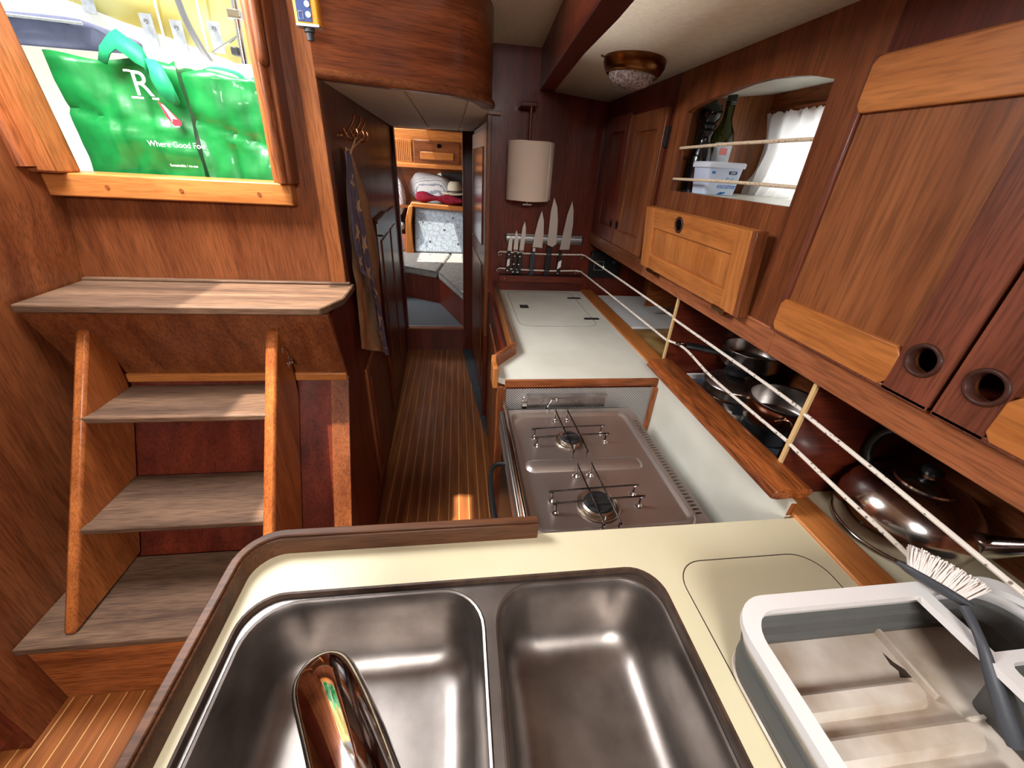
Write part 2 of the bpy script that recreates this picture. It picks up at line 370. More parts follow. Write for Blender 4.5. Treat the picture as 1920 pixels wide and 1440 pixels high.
M['hookc'] = plain('copper_toned_brass', (206, 140, 96), 0.2, 1.0)
# ================================================================== SETTING
struct('floor', B(-2.4, 0.30, -0.6, 3.48, -0.03, 0.0), 'floor')
struct('trim_1', prism(NB(), [(0.03, 3.48), (0.041, 3.33), (0.10, 2.72), (0.149, 2.21), (0.19, 2.0), (0.19, 3.48)], 'z', 0.0005, 0.004), 'carpet')
# left partition of the companionway recess, and its forward face
struct('wall_left', prism(NB(), [(-1.24, 0), (-1.24, 1.14), (-1.19, 1.39), (-1.19, 2.25), (-1.30, 2.25), (-1.30, 0)], 'y', 0.675, 1.56), 'mahZ')
struct('wall_port', B(-2.4, -1.242, 0.66, 0.68, 0, 2.25), 'redmah')
# companionway bulkhead
struct('wall_companionway', prism(NB(), [(-1.29, 1.10), (-1.29, 2.25), (-1.195, 2.25), (-1.15, 1.46), (-0.545, 1.46), (-0.53, 2.25), (-0.40, 2.25), (-0.40, 1.10)], 'y', 1.50, 1.54), 'mahZ')
struct('trim_2', B(-0.448, -0.398, 1.487, 1.505, 1.13, 2.25), 'liteZ', bev=0.002)
sill = struct('trim_3', B(-1.195, -0.515, 1.455, 1.60, 1.398, 1.461), 'goldX', bev=0.004)
for x in (-1.03, -0.83, -0.61): obj('plug', lathe(NB(), [(0.006, 0), (0.006, 0.001)], n=14), 'teakX', sill).matrix_basis = Matrix.Translation((x, 1.4545, 1.428)) @ Matrix.Rotation(PI / 2, 4, 'X')
struct('trim_4', prism(NB(), [(-1.20, 1.461), (-1.120, 1.461), (-1.170, 2.25), (-1.26, 2.25)], 'y', 1.42, 1.505), 'liteZ', bev=0.006)
lf = struct('trim_5', tube(NB(), [(-1.188, 1.415, 1.475), (-1.225, 1.415, 2.25)], 0.026, 14), 'teakZ')
struct('trim_6', prism(NB(), [(-0.546, 1.461), (-0.498, 1.461), (-0.474, 2.25), (-0.532, 2.25)], 'y', 1.43, 1.56), 'mahZ', bev=0.006)
struct('trim_7', tube(NB(), [(-0.530, 1.432, 1.464), (-0.512, 1.432, 2.25)], 0.020, 14), 'teakZ')
struct('trim_8', tube(NB(), smoothpath([(-0.508, 1.420, 1.745), (-0.506, 1.413, 1.77), (-0.502, 1.411, 1.85), (-0.490, 1.411, 2.25)], 4), [0.004, 0.009, 0.012, 0.013] + [0.013] * 9, 12), 'mahZ')
# corridor
def shear(bm, f):
    for v in bm.verts: v.co.x += f(v.co)
    return bm
wcl = NB()
CWX = lambda y: -0.40 - 0.072 * max(0, y - 1.36) / 2.12
prism(wcl, [(0.925, 0), (1.50, 0), (1.50, 1.135), (1.262, 1.10), (1.345, 0.845)], 'x', -0.40, -0.43)
loft(wcl, [[(CWX(y) + 0.0005, y, 0), (CWX(y) + 0.0005, y, 1.79), (CWX(y) - 0.03, y, 1.79), (CWX(y) - 0.03, y, 0)] for y in (1.5, 2.0, 2.75, 3.50)])
struct('wall_corridor_left', wcl, 'redmah')
struct('wall_corridor_right', shear(B(0.178, 0.20, 2.345, 3.50, 0, 1.80), lambda c: -0.06 * (c.y - 2.34) / 1.14), 'redmah')
struct('wall_aft', plate(NB(), [(-0.60, 0), (0.30, 0), (0.30, 1.80), (-0.60, 1.80)], [[(-0.470, 0.212), (0.042, 0.212), (0.045, 1.766), (-0.452, 1.760)]], 'y', 3.48, 3.52), 'redmah')
struct('trim_9', B(-0.475, 0.043, 3.468, 3.53, 0.200, 0.214), 'mahX', bev=0.002)
struct('trim_10', B(-0.474, -0.452, 3.465, 3.53, 0.212, 1.766), 'redmah', bev=0.003)
struct('trim_11', B(0.040, 0.056, 3.465, 3.53, 0.212, 1.766), 'redmah', bev=0.003)
# headliner of the corridor in three boards
cl = smoothpath([(-0.40, 1.487), (-0.25, 1.545), (-0.09, 1.595), (0.01, 1.64), (0.085, 1.72), (0.13, 1.85), (0.142, 2.0), (0.145, 2.34)], 5)
cl2 = [(p[0], p[1]) for p in [tuple(v) + (0,) if len(v) == 2 else tuple(v) for v in [tuple(q) for q in [Vector((a[0], a[1], 0)) for a in cl]]]]
struct('ceiling', prism(NB(), [(x, y + 0.012) for x, y in cl2] + [(0.19, 2.36), (0.19, 3.50), (-0.50, 3.50), (-0.42, 1.50)], 'z', 1.752, 1.77), 'vinyl')
def hboard(x0, x1, y0, x0b=None, x1b=None):
    return prism(NB(), [(x0, y0[0]), (x1, y0[1]), (x1b, 3.475), (x0b, 3.475)], 'z', 1.744, 1.753)
struct('trim_12', hboard(-0.405, -0.172, (1.50, 1.60), -0.462, -0.198), 'vinyl', bev=0.003)
struct('trim_13', hboard(-0.162, 0.034, (1.605, 1.73), -0.188, 0.012), 'vinyl', bev=0.003)
struct('trim_14', hboard(0.044, 0.135, (1.78, 2.1), 0.022, 0.118), 'vinyl', bev=0.003)
# galley bulkhead
struct('wall_galley_aft', B(0.150, 1.25, 2.34, 2.37, 0, 2.25), 'redmah')
struct('trim_15', B(0.148, 0.172, 2.330, 2.375, 0.60, 1.76), 'mahZ', bev=0.003)
struct('trim_16', B(0.135, 0.215, 2.315, 2.342, 1.755, 1.772), 'mahX', bev=0.002)
# hull side behind the lockers
struct('wall_hull', plate(NB(), [(-0.3, 0.80), (2.36, 0.80), (2.36, 1.95), (-0.3, 1.95)], [rrect(1.02, 1.50, 1.505, 1.72, 0.03)], 'x', 1.135, 1.165), 'mahY')
struct('wall_galley_low', B(0.735, 1.165, -0.2, 2.34, 0.60, 0.846), 'mahY')
# cabin ceiling, deck beam and coachroof
struct('trim_17', prism(NB(), [(0.397, 2.345), (0.484, 2.345), (0.290, 0.0), (0.225, 0.0)], 'z', 1.868, 2.10), 'redmahY', bev=0.004)
bmc = NB(); vs = [bmc.verts.new(p) for p in ((0.47, 2.36, 1.872), (0.79, 2.36, 1.846), (0.79, 0.0, 1.858), (0.27, 0.0, 1.875))]; bmc.faces.new(vs)
struct('ceiling.001', bmc, 'vinyl', solid=0.01)
struct('ceiling.002', prism(NB(), [(-0.40, 1.50), (0.40, 1.50), (0.42, 2.36), (-0.40, 2.36)], 'z', 2.03, 2.04), 'vinyl')
struct('ceiling.003', plate(NB(), [(-2.4, -2.3), (0.34, -2.3), (0.34, 0.2), (0.40, 1.50), (-0.40, 1.50), (-0.40, 1.62), (-2.4, 1.62)], [[(-1.12, 0.72), (-0.60, 0.72), (-0.60, 1.50), (-1.12, 1.50)], [(-0.50, -1.75), (0.25, -1.75), (0.25, -0.95), (-0.50, -0.95)]], 'z', 2.16, 2.19), 'vinyl')  # rear hole is a made-up hatch, cut for the added saloon fill
struct('trim_19', B(-0.41, 0.41, 1.494, 1.502, 2.03, 2.17), 'vinyl')
struct('wall_coachroof', B(0.30, 0.36, -2.3, 0.3, 1.86, 2.17), 'redmahY')
struct('ceiling.004', B(0.27, 1.17, -2.3, 0.0, 1.858, 1.875), 'vinyl')
struct('wall_saloon', B(-2.4, 1.17, -2.33, -2.30, 0, 2.2), 'mahZ')
struct('wall_saloon_left', B(-2.43, -2.40, -2.3, 0.68, 0, 2.2), 'mahZ')
struct('wall_saloon_right', B(1.165, 1.20, -2.3, -0.2, 0, 1.87), 'mahZ')
struct('floor.002', B(-2.4, 1.17, -2.3, -0.6, -0.03, 0.0), 'floor')

# ---------------- curved fascia under the coachroof
ct = thing('curved_fascia', 'large curved mahogany fascia hanging over the corridor entrance', 'fascia', (-0.13, 1.9, 1.745))
setp(ct, kind='structure'); del ct['category']
obj('panel', strip(NB(), cl2, -0.001, 0.014, 1.755, 2.25), 'curve', ct, sharp=50)
obj('bead', tube(NB(), [(x, y, 1.750) for x, y in cl2[:-7]], 0.0135, 10), 'mahX', ct, sharp=60)
obj('inner_lip', strip(NB(), cl2[:-7], -0.002, 0.042, 1.738, 1.752), 'redmah', ct)

# ================================================================== COMPANIONWAY
sh = thing('top_step', 'wide weathered teak shelf step under the companionway opening', 'step', (-0.80, 1.36, 1.115))
obj('tread', prism(NB(), [(-1.235, 1.515), (-1.225, 1.222), (-0.415, 1.222), (-0.372, 1.33), (-0.374, 1.50), (-0.40, 1.515)], 'z', 1.116, 1.141), 'wornX', sh, bev=0.005)
obj('back_batten', B(-1.232, -0.385, 1.478, 1.499, 1.141, 1.150), 'wornX', sh, bev=0.003)
ec = thing('engine_cover', 'mahogany engine cover panels behind the ladder', 'engine cover', (-0.82, 1.3, 0))
ec['kind'] = 'structure'; del ec['category']
def slab(y0, z0, y1, z1, x0, x1, t=0.012):
    d = Vector((y1 - y0, z1 - z0)).normalized(); n = Vector((d.y, -d.x)) * t
    return prism(NB(), [(y0, z0), (y1, z1), (y1 + n.x, z1 + n.y), (y0 + n.x, z0 + n.y)], 'x', x0, x1)
def slabz(z0, z1, x0, x1, off=0.0, t=0.012):   # lies on the raked lower face
    Y = lambda z: 0.925 + z * 0.497 - off
    return prism(NB(), [(Y(z0), z0), (Y(z1), z1), (Y(z1) + t, z1), (Y(z0) + t, z0)], 'x', x0, x1)
obj('upper_panel', prism(NB(), [(1.345, 0.85), (1.245, 1.116), (1.26, 1.116), (1.36, 0.85)], 'x', -1.24, -0.401), 'mahZ', ec)
obj('edge_strip', prism(NB(), [(1.335, 0.86), (1.238, 1.114), (1.25, 1.114), (1.35, 0.86)], 'x', -0.455, -0.402), 'mahZ', ec, bev=0.002)
obj('cross_batten', B(-1.235, -0.402, 1.326, 1.35, 0.838, 0.868), 'goldX', ec, bev=0.004)
obj('lower_panel', slabz(0.0, 0.845, -1.24, -0.401), 'redmah', ec)
obj('side_strip', slabz(0.0, 0.84, -0.462, -0.4005, 0.004), 'mahZ', ec, bev=0.001)
bs = thing('bottom_step', 'broad box step of worn teak under the ladder', 'step', (-0.82, 0.93, 0))
obj('tread', prism(NB(), [(-1.238, 0.765), (-0.46, 0.765), (-0.46, 1.06), (-1.238, 1.06)], 'z', 0.278, 0.302), 'wornX', bs, bev=0.004)
obj('riser', B(-1.238, -0.48, 0.785, 0.80, 0, 0.278), 'teakX', bs)
obj('end_panel', B(-0.485, -0.47, 0.79, 1.05, 0, 0.278), 'teakY', bs)
ld = thing('companionway_ladder', 'varnished teak ladder with two worn treads between slanting sides', 'ladder', (-0.86, 0.95, 0.302))
def rail(x0, x1):
    return prism(NB(), [(0.795, 0.304), (1.245, 1.022), (1.258, 1.045), (1.278, 1.052), (1.296, 1.04), (1.322, 0.93), (1.318, 0.80), (1.07, 0.304)], 'x', x0, x1)
obj('side_rail', rail(-1.134, -1.100), 'railw', ld, bev=0.009)
obj('side_rail', rail(-0.606, -0.570), 'railw', ld, bev=0.009)
for zt, yn, yb in ((0.83, 1.122, 1.322), (0.553, 0.952, 1.185)):
    obj('tread', prism(NB(), [(-1.136, yn + 0.006), (-1.128, yn), (-0.588, yn), (-0.580, yn + 0.006), (-0.584, yn + 0.022), (-0.606, yn + 0.03), (-0.606, yb), (-1.10, yb), (-1.10, yn + 0.03), (-1.138, yn + 0.022)], 'z', zt - 0.022, zt), 'wornX', ld, bev=0.005)
lt = obj('latch', lathe(NB(), [(0.001, 0), (0.012, 0.001), (0.010, 0.004), (0.003, 0.006), (0.001, 0.006)], n=16), 'bright', ld, world=True)
lt.matrix_basis = Matrix.Translation((-0.569, 1.27, 0.985)) @ Matrix.Rotation(PI / 2, 4, 'Y')
lk = obj('latch_chain', tube(NB(), smoothpath([(-0.562, 1.27, 0.983), (-0.556, 1.266, 0.965), (-0.556, 1.262, 0.945)], 3), 0.0022, 6), 'bright', ld)
obj('latch_hook', tube(NB(), smoothpath([(-0.558, 1.246, 0.95), (-0.554, 1.248, 0.936), (-0.554, 1.262, 0.940), (-0.554, 1.276, 0.932), (-0.556, 1.279, 0.946)], 4), 0.0035, 8), 'bright', ld)

# ================================================================== COCKPIT SEEN THROUGH THE OPENING
struct('wall_bridge_deck', B(-2.6, -0.46, 1.605, 2.2, 1.36, 1.40), 'gel')
struct('wall_cockpit_bench', B(-2.8, -0.50, 2.2, 2.9, 1.36, 1.855), 'gel')
struct('wall_coaming', prism(NB(), [(-3.2, 1.8), (-0.55, 1.8), (-0.6, 1.82), (-1.05, 1.885), (-1.21, 1.962), (-1.5, 2.04), (-1.76, 2.10), (-2.4, 2.22), (-3.2, 2.3)], 'y', 2.88, 2.94), 'gel')
cu = thing('cockpit_cushion', 'blue-grey box cushion lying in the cockpit left of the bags', 'cushion', (-1.85, 2.42, 1.857))
cushb = NB(); rings = []
for x, s in ((-1.43, 0.5), (-1.445, 0.86), (-1.48, 1.0), (-1.7, 1.03), (-2.1, 1.0), (-2.5, 1.0)):
    rings.append([(x + 0.01 * math.sin(k), 2.42 + (p[0]) * s, 1.912 + p[1] * s * 1.15 + 0.006 * math.sin(9 * x + k * 0.5)) for k, p in enumerate(rrect(-0.19, 0.19, -0.045, 0.045, 0.03, 4))])
obj('cover', loft(cushb, rings), 'blue', cu, sub=1)
obj('piping', tube(NB(), [(-1.445, 2.235, 1.944), (-1.7, 2.226, 1.948), (-2.4, 2.23, 1.944)], 0.005, 6), 'label', cu)
cv = thing('cockpit_canvas', 'sunlit yellow canvas enclosure with eyelets above the cockpit coaming', 'canvas', (-1.4, 3.05, 1.9))
cb = NB(); rings = []
for i in range(22):
    x = -3.0 + i * 0.11; yb = 2.90 + 0.012 * math.sin(i * 2.1)
    zb = 1.90 + max(0, -1.05 - x) * 0.29
    rings.append([(x, yb + 0.02 * math.sin(i * 1.7 + j) * j / 5 + 0.05 * j, zb + j * 0.16) for j in range(8)])
obj('panel', loft(cb, rings, False, False, closed=False), 'canvas', cv, solid=0.003)
for k, (x, z) in enumerate(((-1.555, 2.09), (-1.42, 2.075), (-1.24, 2.085), (-1.80, 2.20))):
    e = obj('eyelet_patch', B(x - 0.028, x + 0.028, 2.872, 2.876, z - 0.10, z + 0.03), 'label', cv)
    ring = tube(NB(), [(x + 0.009 * math.cos(a), 2.869, z + 0.009 * math.sin(a)) for a in (2 * PI * q / 12 for q in range(12))], 0.003, 6, closed=True)
    obj('eyelet', ring, 'alu', e)
for x in (-1.50, -1.30): obj('seam', tube(NB(), [(x, 2.885, 2.0), (x - 0.02, 2.93, 2.2), (x - 0.03, 2.98, 2.4)], 0.006, 6), 'wht', cv)
single('wheel_rim', tube(NB(), smoothpath([(-1.13, 2.3, 2.25), (-1.105, 2.3, 2.06), (-1.095, 2.3, 2.0), (-1.077, 2.3, 1.945), (-1.046, 2.3, 1.878), (-1.00, 2.3, 1.815), (-0.93, 2.3, 1.74)], 6), 0.0125, 10), 'alu',
       'curved leather-grey steering wheel rim rising behind the right green bag', 'steering wheel')
st = thing('cockpit_pole', 'slim stainless pole with clamp beside the right edge of the opening', 'pole', (-0.90, 2.30, 1.855))
obj('tube', tube(NB(), [(-0.905, 2.30, 1.80), (-0.885, 2.30, 2.25)], 0.012, 12), 'bright', st)
obj('clamp', B(-0.925, -0.875, 2.285, 2.315, 2.015, 2.045), 'bright', st, bev=0.003)
obj('brace', tube(NB(), [(-1.03, 2.32, 1.90), (-0.90, 2.30, 1.965)], 0.005, 8), 'alu', st)
obj('cleat', B(-0.945, -0.915, 2.29, 2.33, 1.895, 1.925), 'dkgrey', st, bev=0.006)

def bag(name, label, x0, x1, y0, y1, z0, z1, seed, lean):
    t = thing(name, label, 'shopping bag', ((x0 + x1) / 2, (y0 + y1) / 2, z0), group=None)
    bm = NB(); rings = []; nz = 22; nx = 22; ny = 8
    for j in range(nz + 1):
        u = j / nz; z = z0 + (z1 - z0) * u; ring = []
        def P(x, y, side, s):
            nv = noise.noise(Vector((x * 9 + seed, z * 8, seed))) * 0.022 + noise.noise(Vector((x * 26 + seed, z * 20, 3.1 * seed))) * 0.008
            fold = 0.010 * math.exp(-((s - 0.36 - 0.03 * u) / 0.02) ** 2) - 0.008 * math.exp(-((s - 0.72) / 0.015) ** 2) if side == 0 else 0
            cr = 0.012 * math.exp(-((u - 0.52 + 0.25 * (s - 0.5)) / 0.03) ** 2) if side == 0 else 0
            return (x + lean * (u - 0.5), y + nv + fold + cr, z + (0.006 * math.sin(s * 9 + seed) if j == nz else 0))
        for i in range(nx): ring.append(P(x0 + (x1 - x0) * i / nx, y0, 0, i / nx))
        for i in range(ny):
            s = i / ny; g = -0.030 * math.sin(PI * s) * u
            ring.append(P(x1 + g, y0 + (y1 - y0) * s, 1, s))
        for i in range(nx): ring.append(P(x1 - (x1 - x0) * i / nx, y1, 2, i / nx))
        for i in range(ny):
            s = i / ny; g = 0.030 * math.sin(PI * s) * u
            ring.append(P(x0 + g, y1 - (y1 - y0) * s, 3, s))
        rings.append(ring)
    obj('body', loft(bm, rings, True, False), 'green', t, solid=0.0016, sharp=60)
    return t
b1 = bag('shopping_bag', 'left green woven bag with white letter R and a crossed-over handle', -1.175, -0.838, 1.63, 1.80, 1.402, 1.763, 1.3, -0.004)
b2 = bag('shopping_bag', 'right green woven bag without lettering, against the right frame', -0.826, -0.560, 1.625, 1.79, 1.402, 1.745, 5.2, -0.004)
hb1 = NB()
loft(hb1, [[(-1.030, 1.606, 1.752), (-1.006, 1.596, 1.742)], [(-1.010, 1.600, 1.785), (-0.984, 1.592, 1.768)], [(-0.975, 1.602, 1.817), (-0.962, 1.588, 1.780)], [(-0.956, 1.606, 1.828), (-0.943, 1.586, 1.768)], [(-0.925, 1.602, 1.806), (-0.926, 1.588, 1.752)], [(-0.899, 1.600, 1.790), (-0.906, 1.590, 1.742)], [(-0.892, 1.600, 1.760), (-0.900, 1.592, 1.725)]], False, False, closed=False)
obj('handle', hb1, 'green2', b1, solid=0.003, sharp=20)
hb2 = NB()
loft(hb2, [[(-0.930, 1.602, 1.770), (-0.905, 1.600, 1.728)], [(-0.895, 1.596, 1.765), (-0.893, 1.592, 1.700)], [(-0.868, 1.590, 1.762), (-0.878, 1.584, 1.676)], [(-0.850, 1.586, 1.745), (-0.862, 1.580, 1.660)], [(-0.838, 1.584, 1.705), (-0.845, 1.578, 1.656)], [(-0.830, 1.584, 1.664), (-0.833, 1.580, 1.654)]], False, False, closed=False)
obj('handle', hb2, 'green2', b1, solid=0.003, sharp=20)
obj('handle', ribbon(NB(), smoothpath([(-0.80, 1.66, 1.742), (-0.76, 1.67, 1.765), (-0.69, 1.67, 1.757), (-0.66, 1.66, 1.735)], 5), (0, 1, 0.3), 0.03, 0.002), 'green2', b2, sharp=70)
obj('handle', ribbon(NB(), smoothpath([(-0.60, 1.60, 1.742), (-0.585, 1.596, 1.72), (-0.575, 1.594, 1.68), (-0.572, 1.60, 1.63)], 5), (1, 0.2, 0.2), 0.034, 0.002), 'green2', b2, sharp=70)
text('lettering', 'R', 0.088, 'wht', b1, (-0.930, 1.598, 1.700), (PI / 2, 0, 0), bold=0.0)
for a in ((-0.968, -0.936, 1.665, 1.670), (-0.968, -0.950, 1.730, 1.735), (-0.912, -0.894, 1.665, 1.670)): obj('lettering_serif', B(a[0], a[1], 1.5975, 1.5985, a[2], a[3]), 'wht', b1)
obj('red_patch', prism(NB(), [(-0.900, 1.662), (-0.888, 1.655), (-0.850, 1.612), (-0.852, 1.602), (-0.872, 1.600), (-0.888, 1.622)], 'y', 1.5975, 1.5985), 'red', b1)
obj('patch_figure', prism(NB(), [(-0.893, 1.655), (-0.885, 1.652), (-0.860, 1.617), (-0.872, 1.619), (-0.875, 1.610), (-0.882, 1.632)], 'y', 1.5965, 1.5975), 'wht', b1)
text('slogan', "Where Good Foo", 0.0225, 'wht', b1, (-0.884, 1.598, 1.548), (PI / 2, 0, 0))
text('small_print', "Sustainable / re-use", 0.0105, 'wht', b1, (-0.880, 1.598, 1.490), (PI / 2, 0, 0))
# glue / sun-cream tube clipped on the post
tb = thing('tube_in_carton', 'yellow and blue carton tube with black cap, clipped high on the post', 'tube', (-0.37, 1.38, 1.83))
obj('carton', loft(NB(), [[(-0.370 + x, 1.395 + y, 1.833) for x, y in rrect(-0.030, 0.030, -0.016, 0.016, 0.008, 4)], [(-0.372 + x * 1.05, 1.395 + y, 2.02) for x, y in rrect(-0.030, 0.030, -0.016, 0.016, 0.008, 4)]]), 'yellow', tb)
obj('printed_panel', B(-0.392, -0.358, 1.3775, 1.379, 1.838, 2.02), 'dkblue', tb)
for z in (1.852, 1.872, 1.892):
    e = obj('round_emblem', lathe(NB(), [(0.0065, 0), (0.0065, 0.001)], n=16), 'label', tb); e.matrix_basis = Matrix.Translation((-0.3655, 1.3775, z)) @ Matrix.Rotation(PI / 2, 4, 'X')
obj('printed_box', tube(NB(), [(-0.388, 1.377, 1.842), (-0.378, 1.377, 1.842), (-0.378, 1.377, 1.857), (-0.388, 1.377, 1.857)], 0.0006, 4, closed=True), 'wht', tb)
obj('base_strip', B(-0.398, -0.343, 1.377, 1.41, 1.829, 1.834), 'label', tb)
obj('cap', lathe(NB(), [(0.001, -0.028), (0.008, -0.027), (0.0095, -0.014), (0.0095, -0.012), (0.013, -0.010), (0.013, 0.0)], (-0.372, 1.393, 1.830), 20), 'dkgrey', tb)
# ================================================================== NEAR WORKTOP AND SINK
sx0, sx1, sy0, sy1 = -0.352, 0.362, 0.02, 0.460
wt = thing('worktop', 'cream laminate worktop around the double sink, with a round-cornered hatch', 'worktop', (0.17, 0.2, 0.872))
out = [(0.728, 0.548), (-0.315, 0.548)]
for i in range(7):
    a = PI / 2 + (i + 1) / 8 * PI / 2; out.append((-0.315 + 0.06 * math.cos(a), 0.488 + 0.06 * math.sin(a)))
out += [(-0.375, 0.488), (-0.375, -0.08), (0.728, -0.08)]
obj('top', plate(NB(), out, [rrect(sx0, sx1, sy0, sy1, 0.06, 8)], 'z', 0.875, 0.90), 'cream', wt)
obj('sink_edge', plate(NB(), rrect(sx0 - 0.001, sx1 + 0.001, sy0 - 0.001, sy1 + 0.001, 0.06, 8), [rrect(sx0 + 0.004, sx1 - 0.004, sy0 + 0.004, sy1 - 0.004, 0.056, 8)], 'z', 0.884, 0.8995), 'line2', wt)
hp = rrect(0.398, 0.695, 0.02, 0.462, 0.055, 8)
obj('hatch_seam', plate(NB(), hp, [rrect(0.3998, 0.6932, 0.0218, 0.4602, 0.0535, 8)], 'z', 0.8995, 0.9004), 'line', wt)
cab = thing('sink_cabinet', 'mahogany cabinet body carrying the sink worktop', 'cabinet', (0.17, 0.2, 0))
obj('side_panel', B(-0.362, -0.345, -0.06, 0.515, 0, 0.875), 'redmah', cab)
obj('end_panel', B(-0.345, 0.145, 0.515, 0.53, 0, 0.875), 'redmah', cab)
obj('end_panel', B(0.145, 0.715, 0.533, 0.545, 0.10, 0.875), 'redmah', cab)
fd = thing('worktop_fiddle', 'curved teak fiddle rail running round the sink worktop corner', 'fiddle rail', (-0.2, 0.5, 0.9))
path = [(0.150, 0.546), (0.0, 0.546), (-0.15, 0.546), (-0.315, 0.546)]
for i in range(9):
    a = PI / 2 + (i + 1) / 10 * PI / 2; path.append((-0.315 + 0.06 * math.cos(a), 0.486 + 0.06 * math.sin(a)))
path += [(-0.375, 0.486), (-0.375, 0.2), (-0.375, -0.08)]
obj('board', strip(NB(), path, -0.009, 0.008, 0.872, 0.9385), 'fid', fd, bev=0.002)
obj('cap', strip(NB(), path, -0.010, 0.005, 0.9385, 0.944), 'fid', fd, bev=0.002)

sk = thing('double_sink', 'used stainless double sink with two deep rounded bowls', 'sink', (0.0, 0.24, 0.895))
bl = (-0.337, 0.033, 0.045, 0.446); br = (0.055, 0.347, 0.045, 0.446)
obj('flange', plate(NB(), rrect(sx0 + 0.003, sx1 - 0.003, sy0 + 0.003, sy1 - 0.003, 0.057, 8), [rrect(*bl, 0.070, 8), rrect(*br, 0.070, 8)], 'z', 0.886, 0.889), 'sink', sk)
def bowl(b, zb):
    rings = []
    def R(ins, r, z): rings.append([(x, y, z) for x, y in rrect(b[0] + ins, b[1] - ins, b[2] + ins, b[3] - ins, r, 8)])
    R(-0.004, 0.074, 0.8890); R(-0.002, 0.072, 0.8905); R(0.001, 0.069, 0.8895); R(0.004, 0.067, 0.884); R(0.008, 0.064, 0.86); R(0.012, 0.061, 0.82); R(0.016, 0.058, zb + 0.055)
    for k in range(1, 7):
        a = k / 6 * PI / 2; R(0.017 + 0.048 * (1 - math.cos(a)), 0.058 - 0.012 * k / 6, zb + 0.048 - 0.048 * math.sin(a))
    R(0.085, 0.035, zb - 0.001)
    return loft(NB(), rings, False, True)
obj('left_bowl', bowl(bl, 0.735), 'sink', sk, solid=0.0012)
obj('right_bowl', bowl(br, 0.742), 'sink', sk, solid=0.0012)
for x, z in ((-0.15, 0.735), (0.20, 0.742)):
    dr = obj('drain', lathe(NB(), [(0.028, 0.0015), (0.026, 0.0025), (0.018, 0.0), (0.001, -0.001)], (x, 0.15, z), 24), 'bright', sk)
# tap: broad chrome spout reaching over the left bowl
tp = thing('tap', 'chrome tap with broad smooth spout over the left bowl', 'tap', (-0.03, 0.0, 0.90))
sp = smoothpath([(-0.020, 0.010, 1.06), (-0.045, 0.06, 1.095), (-0.075, 0.12, 1.092), (-0.115, 0.19, 1.067), (-0.148, 0.242, 1.040), (-0.155, 0.252, 1.020)], 5)
rad = [0.030 + 0.004 * math.sin(i / (len(sp) - 1) * 2.6) for i in range(len(sp))]; rad[-1] = 0.020; rad[-2] = 0.028
obj('spout', tube(NB(), sp, rad, 28), 'chrome', tp, sharp=80, sub=1)
obj('column', lathe(NB(), [(0.032, 0), (0.032, 0.01), (0.024, 0.02), (0.024, 0.10), (0.029, 0.14), (0.029, 0.19), (0.02, 0.20)], (-0.022, 0.0, 0.90), 28), 'chrome', tp)
obj('nozzle', lathe(NB(), [(0.012, 0.0), (0.012, 0.02)], (-0.146, 0.238, 1.004), 20), 'alu', tp)

# ================================================================== DISH RACK, BRUSH
rk = thing('dish_rack', 'white and grey folding dish rack at the worktop corner', 'dish rack', (0.6, 0.12, 0.902))
X0, X1, Y0, Y1 = 0.380, 0.868, -0.08, 0.318
rim_o = rrect(X0, X1, Y0, Y1, 0.058, 8); xb0, xb1 = 0.686, 0.706
hole_a = [(xb0, Y0 + 0.02), (xb0, Y1 - 0.022)] + [(X0 + 0.065 - 0.045 * math.sin(k / 8 * PI / 2), Y1 - 0.067 + 0.045 * math.cos(k / 8 * PI / 2)) for k in range(9)] + [(X0 + 0.020, Y0 + 0.02)]
hole_b = rrect(xb1, X1 - 0.018, 0.214, Y1 - 0.018, 0.045, 8)
hole_b = [(xb1, 0.214), (X1 - 0.018, 0.214), (X1 - 0.018, 0.25)] + [(X1 - 0.068 + 0.05 * math.cos(a), 0.25 + 0.05 * math.sin(a)) for a in [k / 8 * PI / 2 for k in range(1, 9)]] + [(xb1, 0.300)]
hole_c = rrect(xb1 + 0.002, X1 - 0.018, Y0 + 0.02, 0.200, 0.012, 3)
obj('rim', plate(NB(), rim_o, [hole_a, hole_b, hole_c], 'z', 1.001, 1.012), 'rackw', rk)
def wall_ring(o0, z0, o1, z1, n=8):
    r = []
    for o, z in ((o0, z0), (o1, z1)): r.append([(x, y, z) for x, y in rrect(X0 + o, X1 - o, Y0 + o, Y1 - o, 0.055, n)])
    return loft(NB(), r, False, False)
obj('skirt', wall_ring(0.003, 1.004, 0.010, 0.976), 'rackw', rk, solid=0.003)
g = NB(); rr = []
for o, z in ((0.010, 0.976), (0.012, 0.962), (0.017, 0.958), (0.014, 0.948), (0.014, 0.930), (0.019, 0.926), (0.017, 0.918), (0.018, 0.908)):
    rr.append([(x if x < 0.75 or z > 0.95 else min(x, 0.83), y, z) for x, y in rrect(X0 + o, X1 - o - (0.02 if z < 0.95 else 0), Y0 + o, Y1 - o, 0.050, 8)])
obj('folding_wall', loft(g, rr, False, False), 'grey', rk, solid=0.0025)
obj('base', prism(NB(), rrect(X0 + 0.014, X1 - 0.040, Y0 + 0.014, Y1 - 0.014, 0.05, 8), 'z', 0.9075, 0.912), 'rackb', rk, bev=0.001)
for i, yy in enumerate((0.214, 0.164, 0.112, 0.060)):
    obj('base_ridge', loft(NB(), [[(x, y, z) for x, y in rrect(0.445 + i * 0.006 + k, 0.655 + (0.03 if i else 0) - k, yy - 0.017 + k, yy + 0.017 - k, max(0.002, 0.0165 - k - 0.001), 5)] for z, k in ((0.912, 0), (0.922, 0.003), (0.926, 0.007))], False, True), 'rackb', rk)
